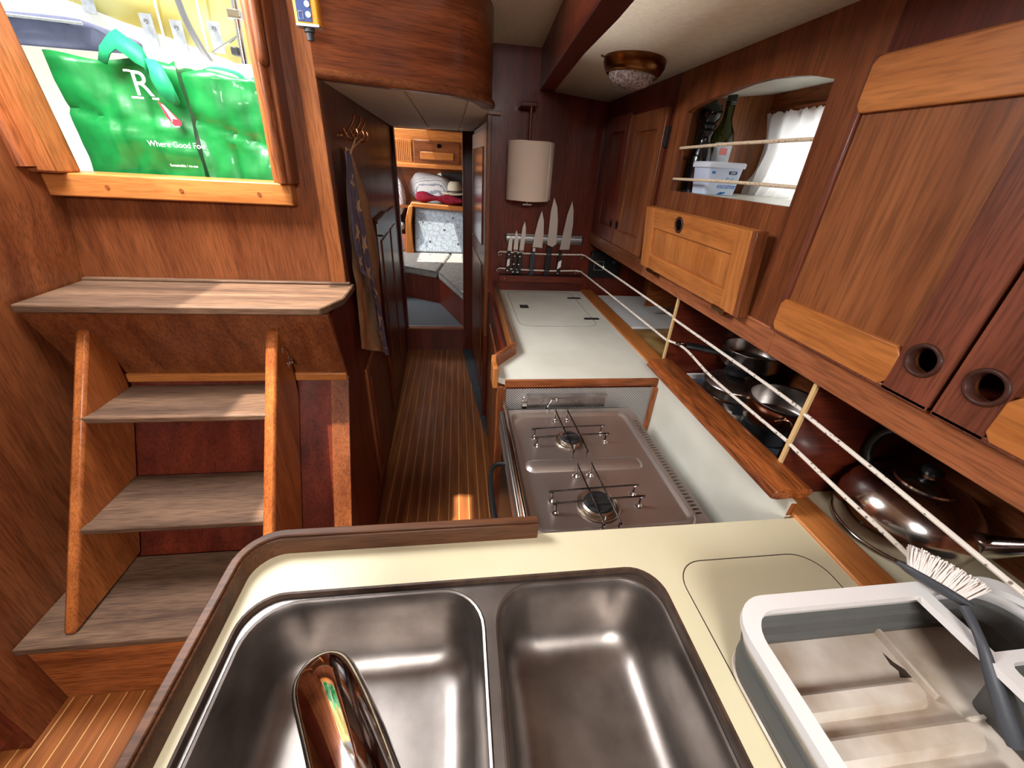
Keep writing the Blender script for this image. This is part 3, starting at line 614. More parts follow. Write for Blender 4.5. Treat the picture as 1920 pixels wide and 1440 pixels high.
obj('base_divider', B(0.664, 0.670, 0.205, 0.300, 0.912, 0.924), 'rackb', rk, bev=0.001)
obj('base_divider', B(0.685, 0.790, 0.176, 0.181, 0.912, 0.920), 'rackb', rk, bev=0.001)
obj('stain', prism(NB(), [(0.650, 0.270), (0.654, 0.256), (0.662, 0.245), (0.662, 0.234), (0.644, 0.236), (0.650, 0.244), (0.646, 0.254)], 'z', 0.9122, 0.9126), 'line', rk)
for k in range(4): obj('drain_disc', lathe(NB(), [(0.012, 0), (0.012, 0.001), (0.010, 0.0018)], (0.425 + 0.002 * k, 0.165 - 0.06 * k, 0.912), 18), 'rackb', rk)
obj('cutlery_bin', loft(NB(), [[(x, y, 1.0) for x, y in rrect(xb1 - 0.002, X1 - 0.014, 0.0, 0.205, 0.012, 4)], [(x, y, 0.915) for x, y in rrect(xb1 + 0.006, 0.81, 0.01, 0.198, 0.012, 4)]], False, False), 'grey', rk, solid=0.002)

bh = thing('washing_up_brush', 'dark grey washing-up brush with pale bristles leaning on the rack rim', 'brush', (0.70, 0.28, 1.02))
hpath = smoothpath([(0.696, 0.142, 0.935), (0.690, 0.167, 0.965), (0.687, 0.194, 0.995), (0.689, 0.225, 1.024), (0.706, 0.262, 1.034)], 5)
obj('handle', tube(NB(), hpath, [0.0085, 0.0095, 0.010, 0.010, 0.010, 0.0095, 0.0095, 0.009, 0.009, 0.0085, 0.008, 0.0075, 0.007, 0.0065, 0.006, 0.0055, 0.0055, 0.0055, 0.006, 0.006, 0.007], 14, sx=0.75), 'dkgrey', bh)
hd = Vector((0.698, 0.297, 1.034)); ha = Vector((-0.52, 0.85, 0.03)).normalized(); up = Vector((0.50, 0.42, 0.72)); up = (up - ha * up.dot(ha)).normalized(); sd = ha.cross(up)
def headring(s, wd, th, off): c = hd + ha * s; return [c + sd * wd * math.cos(a) + up * (th * math.sin(a) + off) for a in (2 * PI * k / 16 for k in range(16))]
obj('head', loft(NB(), [headring(-0.040, 0.006, 0.005, 0), headring(-0.030, 0.012, 0.006, 0), headring(-0.01, 0.018, 0.007, 0), headring(0.012, 0.018, 0.007, 0), headring(0.032, 0.012, 0.006, 0.001), headring(0.046, 0.002, 0.003, 0.002)]), 'dkgrey', bh)
bb = NB()
for i in range(1500):
    s = random.uniform(-0.033, 0.034); wmax = 0.0165 * math.sqrt(max(0, 1 - (s / 0.037) ** 2)); q = random.uniform(-wmax, wmax)
    p = hd + ha * s + sd * q + up * 0.005
    d = (up + ha * (s * 9 + random.uniform(-.15, .15)) + sd * (q * 22 + random.uniform(-.2, .2))).normalized()
    ln = random.uniform(0.024, 0.033); s1 = ha * 0.0007; s2 = sd * 0.0007; e = p + d * ln
    v = [bb.verts.new(x) for x in (p - s1 - s2, p + s1 - s2, p + s1 + s2, p - s1 + s2, e - s1 - s2, e + s1 - s2, e + s1 + s2, e - s1 + s2)]
    for f in ((4, 5, 6, 7), (0, 1, 5, 4), (1, 2, 6, 5), (2, 3, 7, 6), (3, 0, 4, 7)): bb.faces.new([v[t] for t in f])
setp(obj('bristles', bb, 'bristle', bh, recalc=False), kind='stuff')

# ================================================================== FAR WORKTOP
fw = thing('worktop', 'off-white worktop beyond the cooker with a hinged cool-box lid', 'worktop', (0.45, 1.78, 0.872))
obj('top', prism(NB(), [(0.728, 1.208), (0.155, 1.208), (0.118, 1.235), (0.118, 1.300), (0.192, 1.420), (0.225, 1.47), (0.225, 2.338), (0.728, 2.338)], 'z', 0.878, 0.90), 'white', fw)
obj('front_edge', B(0.155, 0.728, 1.198, 1.208, 0.872, 0.8985), 'teakX', fw, bev=0.001)
seam_o = rrect(0.278, 0.657, 1.722, 2.290, 0.06, 8)
seam_i = rrect(0.2798, 0.6552, 1.7238, 2.2882, 0.0585, 8)
ln = obj('lid_seam', plate(NB(), seam_o, [seam_i], 'z', 0.8995, 0.9004), 'line', fw)
for y in (2.172, 1.828):
    h = obj('hinge', prism(NB(), rrect(0.612, 0.690, y - 0.012, y + 0.012, 0.010, 4), 'z', 0.8995, 0.902), 'iron', fw)
    obj('knuckle', tube(NB(), [(0.650, y - 0.010, 0.9025), (0.650, y + 0.010, 0.9025)], 0.003, 8), 'dkgrey', h)
h = obj('lid_latch', prism(NB(), rrect(0.318, 0.362, 1.985, 2.035, 0.003, 2), 'z', 0.8995, 0.9015), 'iron', fw)
obj('latch_button', B(0.332, 0.344, 2.003, 2.015, 0.9015, 0.903), 'dkgrey', h)
cb2 = thing('cool_box_cabinet', 'mahogany cabinet under the far worktop beside the corridor', 'cabinet', (0.45, 1.78, 0))
obj('side_panel', prism(NB(), [(0.172, 2.338), (0.172, 1.45), (0.135, 1.30), (0.135, 1.225), (0.150, 1.225), (0.188, 1.45), (0.188, 2.338)], 'z', 0, 0.878), 'redmah', cb2)
obj('door', B(0.160, 0.172, 1.52, 2.02, 0.12, 0.80), 'mahZ', cb2, bev=0.004)
obj('end_panel', B(0.150, 0.72, 1.214, 1.226, 0.10, 0.872), 'redmah', cb2)
obj('corner_post', B(0.128, 0.158, 1.205, 1.235, 0.0, 0.872), 'mahZ', cb2, bev=0.003)
ff = thing('worktop_fiddle', 'teak fiddle rail stepping along the corridor edge of the far worktop', 'fiddle rail', (0.2, 1.8, 0.9))
fp = [(0.212, 2.325), (0.212, 1.9), (0.210, 1.42)]
obj('board', strip(NB(), fp, -0.010, 0.010, 0.875, 0.945), 'goldY', ff, bev=0.003)
obj('board', strip(NB(), [(0.214, 1.422), (0.128, 1.308)], -0.009, 0.009, 0.875, 0.946), 'teakX', ff, bev=0.003)
obj('board', strip(NB(), [(0.125, 1.316), (0.120, 1.27), (0.122, 1.205)], -0.009, 0.009, 0.865, 0.944), 'goldZ', ff, bev=0.003)
obj('cap', strip(NB(), [(0.210, 2.325), (0.210, 1.9), (0.209, 1.42)], -0.009, 0.006, 0.945, 0.949), 'wornY', ff, bev=0.0015)

# ================================================================== LOCKER SHELF BEHIND THE WORKTOPS
ts = single('locker_trim_board', B(0.728, 0.804, -0.1, 2.338, 0.872, 0.9065), 'goldY', 'long varnished wood board edging the locker shelf behind the worktops', 'trim board', bev=0.003)
ls = single('locker_shelf', B(0.804, 1.135, -0.1, 2.338, 0.847, 0.8565), 'cream', 'pale laminate shelf inside the long open locker', 'shelf')
pw = thing('cooker_partition', 'white upright board between cooker and locker, capped with scorched teak', 'partition', (0.722, 0.9, 0.62))
obj('board', B(0.714, 0.7275, 0.558, 1.212, 0.56, 0.935), 'white', pw)
obj('end_edge', B(0.7142, 0.7272, 0.5565, 0.558, 0.90, 0.934), 'teakZ', pw)
obj('cap_rail', prism(NB(), [(0.672, 0.938), (0.676, 0.952), (0.690, 0.962), (0.745, 0.964), (0.768, 0.956), (0.774, 0.946), (0.760, 0.934), (0.690, 0.932)], 'y', 0.572, 1.235), 'capr', pw, bev=0.002)
for y, nm in ((1.283, 'dark board dividing the pot locker from the chopping-board locker'), (0.666, 'dark board dividing the kettle locker from the pot locker')):
    d = thing('locker_divider', nm, 'divider', (0.95, y, 0.857))
    obj('board', prism(NB(), [(0.764, 0.907), (0.805, 0.907), (0.805, 0.857), (1.134, 0.857), (1.134, 1.176), (0.764, 1.176)], 'y', y - 0.004, y + 0.004), 'redmahX', d)
    obj('edge_strip', B(0.757, 0.764, y - 0.0045, y + 0.0045, 0.907, 1.176), 'edge', d)
single('locker_divider', B(0.96, 1.134, 1.92, 1.928, 0.94, 1.176), 'teakX', 'small dark board at the back of the chopping-board locker', 'divider')
# cord rails
def cords(name, label, pts, r=0.0042, ends=()):
    t = thing(name, label, 'cord', pts[0])
    obj('cord', tube(NB(), smoothpath(pts, 5), r, 8), 'rope', t)
    return t
def eye(t, x, y, z):
    obj('eyelet', tube(NB(), [(x + 0.009 * math.cos(a), y, z + 0.009 * math.sin(a)) for a in (2 * PI * q / 14 for q in range(14))], 0.0028, 6, closed=True), 'bright', t)
a = thing('guard_cord', 'upper white cord across the knives and down to the first locker divider', 'cord', (0.24, 2.3, 1.113))
obj('cord', tube(NB(), [(0.232, 2.318, 1.118), (0.38, 2.315, 1.112), (0.55, 2.315, 1.111), (0.71, 2.317, 1.114), (0.722, 2.300, 1.113), (0.74, 1.8, 1.110), (0.759, 1.288, 1.104)], 0.0042, 8), 'rope', a)
eye(a, 0.232, 2.322, 1.106); eye(a, 0.708, 2.322, 1.104)
a = thing('guard_cord', 'lower white cord across the knife handles and down to the first locker divider', 'cord', (0.24, 2.3, 1.02))
obj('cord', tube(NB(), [(0.230, 2.318, 1.026), (0.38, 2.315, 1.020), (0.55, 2.315, 1.018), (0.69, 2.317, 1.022), (0.712, 2.300, 1.021), (0.735, 1.8, 1.018), (0.759, 1.288, 1.012)], 0.0042, 8), 'rope', a)
eye(a, 0.228, 2.322, 1.014); eye(a, 0.690, 2.322, 1.010)
cords('guard_cord', 'upper white cord in front of the saucepans', [(0.759, 1.277, 1.098), (0.757, 1.0, 1.102), (0.757, 0.8, 1.104), (0.759, 0.672, 1.102)])
cords('guard_cord', 'lower white cord in front of the saucepans, threaded through a pan handle', [(0.759, 1.277, 1.016), (0.775, 1.19, 1.022), (0.762, 1.0, 1.014), (0.757, 0.8, 1.016), (0.759, 0.672, 1.016)])
cords('guard_cord', 'upper fleck-patterned cord in front of the kettle', [(0.759, 0.660, 1.098), (0.757, 0.45, 1.088), (0.758, 0.2, 1.072), (0.759, 0.0, 1.07)], 0.0045)
cords('guard_cord', 'lower fleck-patterned cord in front of the kettle', [(0.759, 0.660, 1.014), (0.757, 0.5, 1.006), (0.757, 0.37, 1.000), (0.775, 0.338, 0.97), (0.80, 0.33, 0.915), (0.85, 0.33, 0.866)], 0.0045)

# ================================================================== COOKER
ck = thing('cooker', 'stainless two-burner boat cooker in its recess', 'cooker', (0.38, 0.88, 0.30))
obj('body', B(0.160, 0.604, 0.600, 1.160, 0.32, 0.785), 'steel', ck, bev=0.004)
obj('oven_door', B(0.146, 0.160, 0.625, 1.135, 0.34, 0.70), 'black', ck, bev=0.004)
hpts = smoothpath([(0.146, 0.640, 0.735), (0.105, 0.652, 0.745), (0.088, 0.70, 0.75), (0.083, 0.80, 0.752), (0.088, 0.90, 0.75), (0.105, 0.945, 0.745), (0.146, 0.957, 0.735)], 5)
obj('door_handle', tube(NB(), hpts, 0.0075, 10), 'black', ck)
po = [(0.150, 0.590), (0.612, 0.590), (0.612, 1.165), (0.150, 1.165)]
hb = NB(); rings = []
def hring(i, r, z): rings.append([(x, y, z) for x, y in rrect(0.160 + i, 0.582 - i, 0.625 + i, 1.142 - i, r, 8)])
hring(0.0, 0.035, 0.8005); hring(0.004, 0.032, 0.805); hring(0.009, 0.028, 0.8045); hring(0.016, 0.024, 0.796); hring(0.022, 0.02, 0.7945)
loft(hb, rings, False, False)
inner = rings[-1]
vts = [hb.verts.new(p) for p in [(x, y, 0.7945) for x, y, z in inner]]; hb.faces.new(vts)
bmesh.ops.remove_doubles(hb, verts=hb.verts[:], dist=1e-5)
obj('hob_tray', hb, 'plate', ck, sharp=60)
slots = [rrect(0.588, 0.606, 0.662 + k * 0.0134, 0.668 + k * 0.0134, 0.0025, 2) for k in range(32)]
obj('hob_flange', plate(NB(), po, [rrect(0.160, 0.582, 0.625, 1.142, 0.035, 8)] + slots, 'z', 0.797, 0.8005), 'plate', ck)
obj('vent_backing', B(0.584, 0.610, 0.655, 1.10, 0.786, 0.7865), 'black', ck)
obj('raised_bar', loft(NB(), [[(x, y, z) for x, y in rrect(0.182 + i, 0.535 - i, 0.846 + i, 0.902 - i, 0.027 - i, 8)] for i, z in ((0, 0.7945), (0.004, 0.798), (0.010, 0.8015), (0.018, 0.8028))], False, True), 'plate', ck, sharp=60)
for (cx, cy, rr) in ((0.342, 0.985, 0.046), (0.347, 0.712, 0.054)):
    b = obj('burner', lathe(NB(), [(rr, 0), (rr + 0.003, 0.003), (rr, 0.006), (rr - 0.006, 0.003), (rr - 0.009, 0.004), (rr - 0.011, 0.010), (rr - 0.016, 0.013), (rr - 0.018, 0.012)], (cx, cy, 0.7945), 36), 'brasssteel', ck)
    obj('burner_cap', lathe(NB(), [(rr - 0.018, 0), (rr - 0.017, 0.004), (rr - 0.020, 0.008), (0.001, 0.009)], (cx, cy, 0.8065), 32), 'iron', b)
    obj('ignition_pin', lathe(NB(), [(0.003, 0), (0.003, 0.014), (0.001, 0.017)], (cx + 0.004, cy - rr + 0.006, 0.7945), 10), 'bright', b)
def wire(pts, foot0=True, foot1=True):
    gobj = obj('pan_support', tube(NB(), smoothpath(pts, 4), 0.0024, 8), 'wire', ck)
    for p, on in ((pts[0], foot0), (pts[-1], foot1)):
        if on: obj('foot', lathe(NB(), [(0.011, 0), (0.010, 0.003), (0.006, 0.006), (0.004, 0.010), (0.001, 0.011)], (p[0], p[1], 0.795), 18), 'bright', gobj)
H = 0.828
def grate(xa, xb, ya1, ya2, yb1, yb2, xc, xd, yt, ybm):
    wire([(xa, ya1, 0.797), (xa, ya1, H - 0.006), (xa + 0.006, ya1, H), (xb - 0.006, yb1, H), (xb, yb1, H - 0.006), (xb, yb1, 0.797)])
    wire([(xa, ya2, 0.797), (xa, ya2, H - 0.006), (xa + 0.006, ya2, H), (xb - 0.006, yb2, H), (xb, yb2, H - 0.006), (xb, yb2, 0.797)])
    wire([(xc, yt, 0.797), (xc, yt, H + 0.004), (xc, yt - 0.008, H + 0.006), (xc + 0.010, ybm + 0.008, H), (xc + 0.010, ybm, H - 0.008), (xc + 0.010, ybm, 0.797)], True, False)
    wire([(xd, yt, 0.797), (xd, yt, H + 0.004), (xd, yt - 0.008, H + 0.006), (xd + 0.010, ybm + 0.008, H), (xd + 0.010, ybm, H - 0.008), (xd + 0.010, ybm, 0.797)], True, False)
grate(0.233, 0.452, 1.012, 0.968, 1.020, 0.976, 0.318, 0.359, 1.100, 0.902)
grate(0.232, 0.454, 0.738, 0.697, 0.746, 0.706, 0.320, 0.361, 0.826, 0.632)
obj('clamp_plate', B(0.372, 0.470, 0.606, 0.616, 0.80, 0.818), 'black', ck, bev=0.002)
obj('guard_rail', B(0.142, 0.152, 0.592, 1.170, 0.806, 0.840), 'bright', ck, bev=0.003)
obj('guard_rail_side', B(0.150, 0.165, 0.592, 1.170, 0.800, 0.812), 'steel', ck, bev=0.002)
obj('front_trim', B(0.136, 0.146, 0.60, 1.165, 0.72, 0.80), 'steel', ck, bev=0.004)
bk = thing('backsplash', 'embossed metal sheet behind the cooker with steel bracket', 'backsplash', (0.42, 1.19, 0.55))
obj('sheet', B(0.158, 0.695, 1.192, 1.196, 0.50, 0.868), 'perf', bk)
obj('wood_edge', B(0.695, 0.712, 1.185, 1.21, 0.50, 0.868), 'teakZ', bk, bev=0.002)
br_ = obj('bracket', plate(NB(), rrect(0.232, 0.520, 0.795, 0.846, 0.003, 2), [rrect(0.283, 0.293, 0.816, 0.828, 0.005, 3), rrect(0.410, 0.420, 0.816, 0.828, 0.005, 3)], 'y', 1.184, 1.190), 'steel', bk)
obj('bracket_lip', B(0.232, 0.520, 1.172, 1.190, 0.845, 0.848), 'steel', br_)
obj('bracket_cap', B(0.215, 0.234, 1.176, 1.191, 0.796, 0.846), 'bright', br_, bev=0.002)
obj('hook_wire', tube(NB(), smoothpath([(0.300, 1.176, 0.786), (0.318, 1.176, 0.828), (0.328, 1.176, 0.836), (0.375, 1.176, 0.836)], 4), 0.002, 6), 'bright', br_)
obj('bolt', B(0.336, 0.346, 1.178, 1.184, 0.818, 0.828), 'bright', br_, bev=0.002)
single('locker_cheek', B(0.150, 0.158, 1.186, 1.212, 0.50, 0.872), 'mahZ', 'narrow mahogany cheek left of the embossed metal sheet', 'cheek')
# ================================================================== WALL CABINETS (face at x = 0.75)
def arch():
    pts = [(1.497, 1.498), (0.911, 1.498), (0.911, 1.733), (0.98, 1.749), (1.042, 1.757), (1.124, 1.764), (1.20, 1.764), (1.263, 1.760), (1.36, 1.752), (1.43, 1.744), (1.475, 1.737), (1.497, 1.728)]
    return pts
FX = 0.750
cf = thing('wall_cabinet', 'far wall cabinet with two narrow doors beside the knife bulkhead', 'cabinet', (0.95, 1.96, 1.178))
obj('face_frame', plate(NB(), [(2.338, 1.235), (2.338, 1.86), (1.585, 1.86), (1.585, 1.235)], [[(2.22, 1.26), (2.22, 1.74), (1.63, 1.74), (1.63, 1.26)]], 'x', FX, FX + 0.02), 'redmah', cf)
obj('bottom_rail', B(FX - 0.004, FX + 0.03, 1.585, 2.338, 1.176, 1.238), 'mahY', cf, bev=0.003)
obj('floor_board', B(FX + 0.02, 1.134, 1.56, 2.338, 1.178, 1.190), 'mahY', cf)
obj('end_board', B(FX + 0.02, 1.134, 1.60, 1.61, 1.19, 1.86), 'mahZ', cf)
def panel_door(parent, y0, y1, z0, z1, xf, th, stile, rail_, pan, st, rl, rmat='mahY', name='door'):
    d = obj(name, plate(NB(), [(y0, z0), (y1, z0), (y1, z1), (y0, z1)], [[(y0 + stile, z0 + rail_), (y1 - stile, z0 + rail_), (y1 - stile, z1 - rail_), (y0 + stile, z1 - rail_)]], 'x', xf, xf + th), st, parent, bev=0.003)
    obj('centre_panel', loft(NB(), [[(xf + 0.008, y, z) for y, z in ((y0 + stile - .002, z0 + rail_ - .002), (y1 - stile + .002, z0 + rail_ - .002), (y1 - stile + .002, z1 - rail_ + .002), (y0 + stile - .002, z1 - rail_ + .002))],
        [(xf + 0.003, y, z) for y, z in ((y0 + stile + .016, z0 + rail_ + .016), (y1 - stile - .016, z0 + rail_ + .016), (y1 - stile - .016, z1 - rail_ - .016), (y0 + stile + .016, z1 - rail_ - .016))]], False, True), pan, d, sharp=20, recalc=True)
    return d
def ring_pull(parent, y, z, xf, r, mat='ringw', hole=True):
    n = 28; bm = NB(); rs = []
    for dr, dx in ((r + 0.004, 0.0005), (r + 0.003, -0.003), (r, -0.004), (r - 0.003, -0.002), (r - 0.004, 0.012)):
        rs.append([(xf + dx, y + dr * math.cos(2 * PI * k / n), z + dr * math.sin(2 * PI * k / n)) for k in range(n)])
    e = obj('finger_ring', loft(bm, rs, False, False), mat, parent, sharp=70)
    if not hole: return
    disc = NB(); vs = [disc.verts.new((xf - 0.0003, y + (r - 0.003) * math.cos(2 * PI * k / n), z + (r - 0.003) * math.sin(2 * PI * k / n))) for k in range(n)]; disc.faces.new(vs)
    obj('hole_shade_disc', disc, 'hole', parent)  # flat disc painted as dark as the inside of a hole
d1 = panel_door(cf, 1.608, 1.945, 1.243, 1.757, FX - 0.018, 0.018, 0.065, 0.065, 'mahZ', 'mahZ', None)
d2 = panel_door(cf, 1.950, 2.236, 1.243, 1.770, FX - 0.018, 0.018, 0.055, 0.065, 'redmah', 'redmah', None)
ring_pull(d1, 1.910, 1.328, FX - 0.0181, 0.017); ring_pull(d2, 1.990, 1.325, FX - 0.0181, 0.017)
for z in (1.335, 1.665): obj('hinge', B(FX - 0.012, FX + 0.001, 1.592, 1.609, z - 0.032, z + 0.032), 'iron', d1, bev=0.002)

cn = thing('wall_cabinet', 'middle wall cabinet with an open arched niche above a drop-down flap', 'cabinet', (0.95, 1.22, 1.178))
obj('face_frame', plate(NB(), [(1.585, 1.235), (1.585, 1.86), (0.812, 1.86), (0.812, 1.235)], [arch(), [(1.52, 1.26), (0.96, 1.26), (0.96, 1.42), (1.52, 1.42)]], 'x', FX, FX + 0.02), 'mahZ', cn)
obj('bottom_rail', B(FX - 0.004, FX + 0.03, 0.812, 1.585, 1.176, 1.238), 'goldredY', cn, bev=0.003)
obj('floor_board', B(FX + 0.02, 1.134, 0.82, 1.56, 1.178, 1.190), 'mahY', cn)
obj('niche_floor', B(FX + 0.021, 1.134, 0.845, 1.60, 1.484, 1.496), 'white', cn)
obj('niche_end', B(FX + 0.02, 1.134, 1.588, 1.60, 1.49, 1.86), 'panel', cn)
obj('niche_end', B(FX + 0.02, 1.134, 0.840, 0.850, 1.19, 1.86), 'panel', cn)
obj('niche_top', prism(NB(), [(FX + 0.02, 1.772), (1.134, 1.815), (1.134, 1.825), (FX + 0.02, 1.782)], 'y', 0.85, 1.588), 'white', cn)
obj('niche_rear_strip', B(1.10, 1.134, 0.85, 1.588, 1.765, 1.812), 'teakY', cn)
fl = thing('cabinet_flap', 'golden drop-down flap with round finger hole, slightly ajar below the niche', 'flap', (FX - 0.004, 1.235, 1.232), (0, math.radians(-5.5), 0))
def fb(*a): return box(NB(), *a)
fx = thing
fm = obj('frame', plate(NB(), [(-0.305, 0.0), (0.315, 0.0), (0.315, 0.212), (-0.305, 0.212)], [[(-0.235, 0.052), (0.240, 0.052), (0.240, 0.146), (-0.235, 0.146)]], 'x', -0.028, 0.0), 'goldY', fl, world=False, bev=0.003)
obj('edge_board', B(-0.029, 0.001, -0.318, -0.300, 0.0, 0.212), 'mahZ', fl, world=False, bev=0.002)
obj('stile', B(-0.030, -0.027, -0.300, -0.240, 0.001, 0.211), 'goldZ', fl, world=False, bev=0.001)
obj('stile', B(-0.030, -0.027, 0.245, 0.310, 0.001, 0.211), 'goldZ', fl, world=False, bev=0.001)
obj('centre_panel', loft(NB(), [[(-0.018, y, z) for y, z in ((-0.237, .050), (0.242, .050), (0.242, .148), (-0.237, .148))], [(-0.024, y, z) for y, z in ((-0.215, .070), (0.220, .070), (0.220, .128), (-0.215, .128))]], False, True), 'goldZ', fl, world=False, sharp=20)
def local_ring(parent, y, z, xf, r):
    n = 28; rs = []
    for dr, dx in ((r + 0.004, 0.0005), (r + 0.003, -0.003), (r, -0.004), (r - 0.003, -0.002), (r - 0.004, 0.006)):
        rs.append([(xf + dx, y + dr * math.cos(2 * PI * k / n), z + dr * math.sin(2 * PI * k / n)) for k in range(n)])
    obj('finger_ring', loft(NB(), rs, False, False), 'ringw', parent, world=False, sharp=70)
    disc = NB(); vs = [disc.verts.new((xf - 0.0003, y + (r - 0.003) * math.cos(2 * PI * k / n), z + (r - 0.003) * math.sin(2 * PI * k / n))) for k in range(n)]; disc.faces.new(vs)
    obj('hole_shade_disc', disc, 'hole', parent, world=False)
local_ring(fl, 0.055, 0.180, -0.0285, 0.021)
for y in (0.215, -0.235): obj('hinge', B(-0.034, -0.004, y - 0.030, y + 0.030, -0.010, 0.004), 'brass', fl, world=False, bev=0.002)

cg = thing('wall_cabinet', 'near wall cabinet with large broad-grained doors and pale end rails', 'cabinet', (0.95, 0.45, 1.178))
obj('face_frame', plate(NB(), [(0.812, 1.235), (0.812, 1.86), (-0.10, 1.86), (-0.10, 1.235)], [[(0.77, 1.27), (0.77, 1.72), (0.46, 1.72), (0.46, 1.27)], [(0.432, 1.27), (0.432, 1.72), (0.0, 1.72), (0.0, 1.27)]], 'x', FX, FX + 0.02), 'redmah', cg)
obj('bottom_rail', B(FX - 0.004, FX + 0.03, -0.10, 0.812, 1.176, 1.238), 'goldredY', cg, bev=0.003)
obj('floor_board', B(FX + 0.02, 1.134, -0.10, 0.82, 1.178, 1.190), 'mahY', cg)
obj('top_board', B(FX + 0.021, 1.134, -0.10, 0.84, 1.80, 1.81), 'redmahY', cg)
obj('end_board', B(FX + 0.021, 1.134, -0.11, -0.10, 1.19, 1.81), 'redmahY', cg)
obj('inner_shelf', B(FX + 0.021, 1.134, -0.10, 0.82, 1.258, 1.270), 'redmahY', cg)
obj('rear_board', B(1.12, 1.134, -0.10, 0.82, 1.27, 1.86), 'redmahY', cg)
def big_door(y0, y1, hole_y, sy0, sy1, ry0, ry1):
    # sy: dark stile span, ry: rails span
    xf = FX - 0.020
    circ = [(hole_y + 0.0215 * math.cos(2 * PI * k / 28), 1.312 + 0.0215 * math.sin(2 * PI * k / 28)) for k in range(28)]
    d = obj('door', plate(NB(), [(y0, 1.241), (y1, 1.241), (y1, 1.752), (y0, 1.752)], [circ], 'x', xf + 0.006, FX - 0.0005), 'panel', cg, bev=0.001)
    obj('stile', plate(NB(), [(sy0, 1.243), (sy1, 1.243), (sy1, 1.750), (sy0, 1.750)], [circ], 'x', xf - 0.002, xf + 0.010), 'darkst', d, bev=0.001)
    for z0, z1 in ((1.246, 1.318), (1.664, 1.748)):
        r = obj('rail', prism(NB(), [(ry0 + 0.010, z0), (ry1 - 0.010, z0), (ry1, z0 + 0.012), (ry1, z1 - 0.012), (ry1 - 0.010, z1), (ry0 + 0.010, z1), (ry0, z1 - 0.012), (ry0, z0 + 0.012)], 'x', xf - 0.004, xf + 0.010), 'goldY', d, bev=0.002)
    obj('edge_bead', B(xf - 0.001, xf + 0.010, y1 - 0.016, y1, 1.243, 1.750), 'darkst', d, bev=0.003)
    obj('lower_bead', B(xf - 0.002, xf + 0.012, y0, y1, 1.241, 1.250), 'darkst', d, bev=0.002)
    ring_pull(d, hole_y, 1.312, xf - 0.0021, 0.0235, hole=False)
    return d
big_door(0.450, 0.812, 0.490, 0.450, 0.527, 0.525, 0.806)
gl = single('drinking_glass', lathe(NB(), [(0.024, 0), (0.026, 0.002), (0.032, 0.10), (0.030, 0.10), (0.024, 0.006), (0.001, 0.005)], (0.80, 0.388, 1.2705), 32, caps=False), 'teal', 'teal drinking glass glimpsed through the right-hand finger hole', 'glass')
d = big_door(0.060, 0.443, 0.403, 0.372, 0.443, 0.066, 0.374)
# cabinet contents seen in the niche
cord_n = [thing('guard_cord', s, 'cord', (0.757, 1.2, z)) for s, z in (('upper beige cord across the arched niche', 1.63), ('lower beige cord across the arched niche', 1.54))]
for t, z in zip(cord_n, (1.628, 1.535)):
    obj('cord', tube(NB(), [(0.753, 1.497, z), (0.755, 1.2, z + 0.004), (0.757, 0.908, z + 0.003)], 0.0042, 8), 'rope2', t)
pm = thing('pepper_mill', 'tall glossy black turned pepper mill in the niche', 'pepper mill', (0.835, 1.50, 1.497))
obj('body', lathe(NB(), [(0.034, 0), (0.036, 0.01), (0.033, 0.022), (0.037, 0.032), (0.033, 0.045), (0.036, 0.07), (0.034, 0.11), (0.022, 0.15), (0.019, 0.17), (0.026, 0.182), (0.020, 0.19), (0.027, 0.20), (0.021, 0.208)], n=32), 'pepper', pm, world=False, sharp=50)
obj('head', lathe(NB(), [(0.021, 0.208), (0.032, 0.222), (0.035, 0.238), (0.028, 0.256), (0.016, 0.262), (0.012, 0.268), (0.008, 0.274), (0.001, 0.276)], n=32), 'pepper', pm, world=False, sharp=50)
bo = thing('wine_bottle', 'green glass bottle with white paper label in the niche', 'bottle', (0.905, 1.515, 1.497))
obj('glass', lathe(NB(), [(0.030, 0), (0.037, 0.004), (0.037, 0.165), (0.034, 0.185), (0.022, 0.205), (0.0155, 0.225), (0.0145, 0.275)], n=36), 'glassg', bo, world=False, sharp=60)
obj('neck_ring', lathe(NB(), [(0.016, 0.262), (0.0175, 0.264), (0.016, 0.268), (0.0175, 0.272), (0.016, 0.276), (0.016, 0.290), (0.014, 0.292), (0.012, 0.27)], n=24), 'glassd', bo, world=False)
lb = NB(); loft(lb, [[(0.0376 * math.cos(a), 0.0376 * math.sin(a), z) for a in [math.radians(-150 + k * 9) for k in range(15)]] for z in (0.02, 0.155)], False, False, closed=False)
obj('label', lb, 'label', bo, world=False)
rp = NB(); loft(rp, [[(0.0380 * math.cos(a), 0.0380 * math.sin(a), z) for a in [math.radians(-118 + k * 8) for k in range(6)]] for z in (0.118, 0.138)], False, False, closed=False)
obj('label_print', rp, 'redp', bo, world=False)
b3 = thing('oil_bottle', 'dark green bottle between pepper mill and labelled bottle', 'bottle', (0.862, 1.560, 1.497))
obj('glass', lathe(NB(), [(0.021, 0), (0.025, 0.004), (0.025, 0.175), (0.020, 0.21), (0.014, 0.23), (0.014, 0.268), (0.001, 0.27)], n=28), 'glassg', b3, world=False, sharp=60)
tu = thing('salt_tub', 'translucent blue-printed tub of flaked salt in the niche', 'tub', (0.853, 1.405, 1.497))
def tr(w, d, r, z): return [(x, y, z) for x, y in rrect(-w, w, -d, d, r, 5)]
obj('body', loft(NB(), [tr(0.052, 0.040, 0.01, 0), tr(0.054, 0.042, 0.012, 0.003), tr(0.062, 0.048, 0.012, 0.082)]), 'tub', tu, world=False)
obj('lid', loft(NB(), [tr(0.067, 0.053, 0.014, 0.078), tr(0.068, 0.054, 0.014, 0.090), tr(0.064, 0.050, 0.012, 0.094)]), 'tubl', tu, world=False)
RX = (math.radians(84.5), 0, 0)
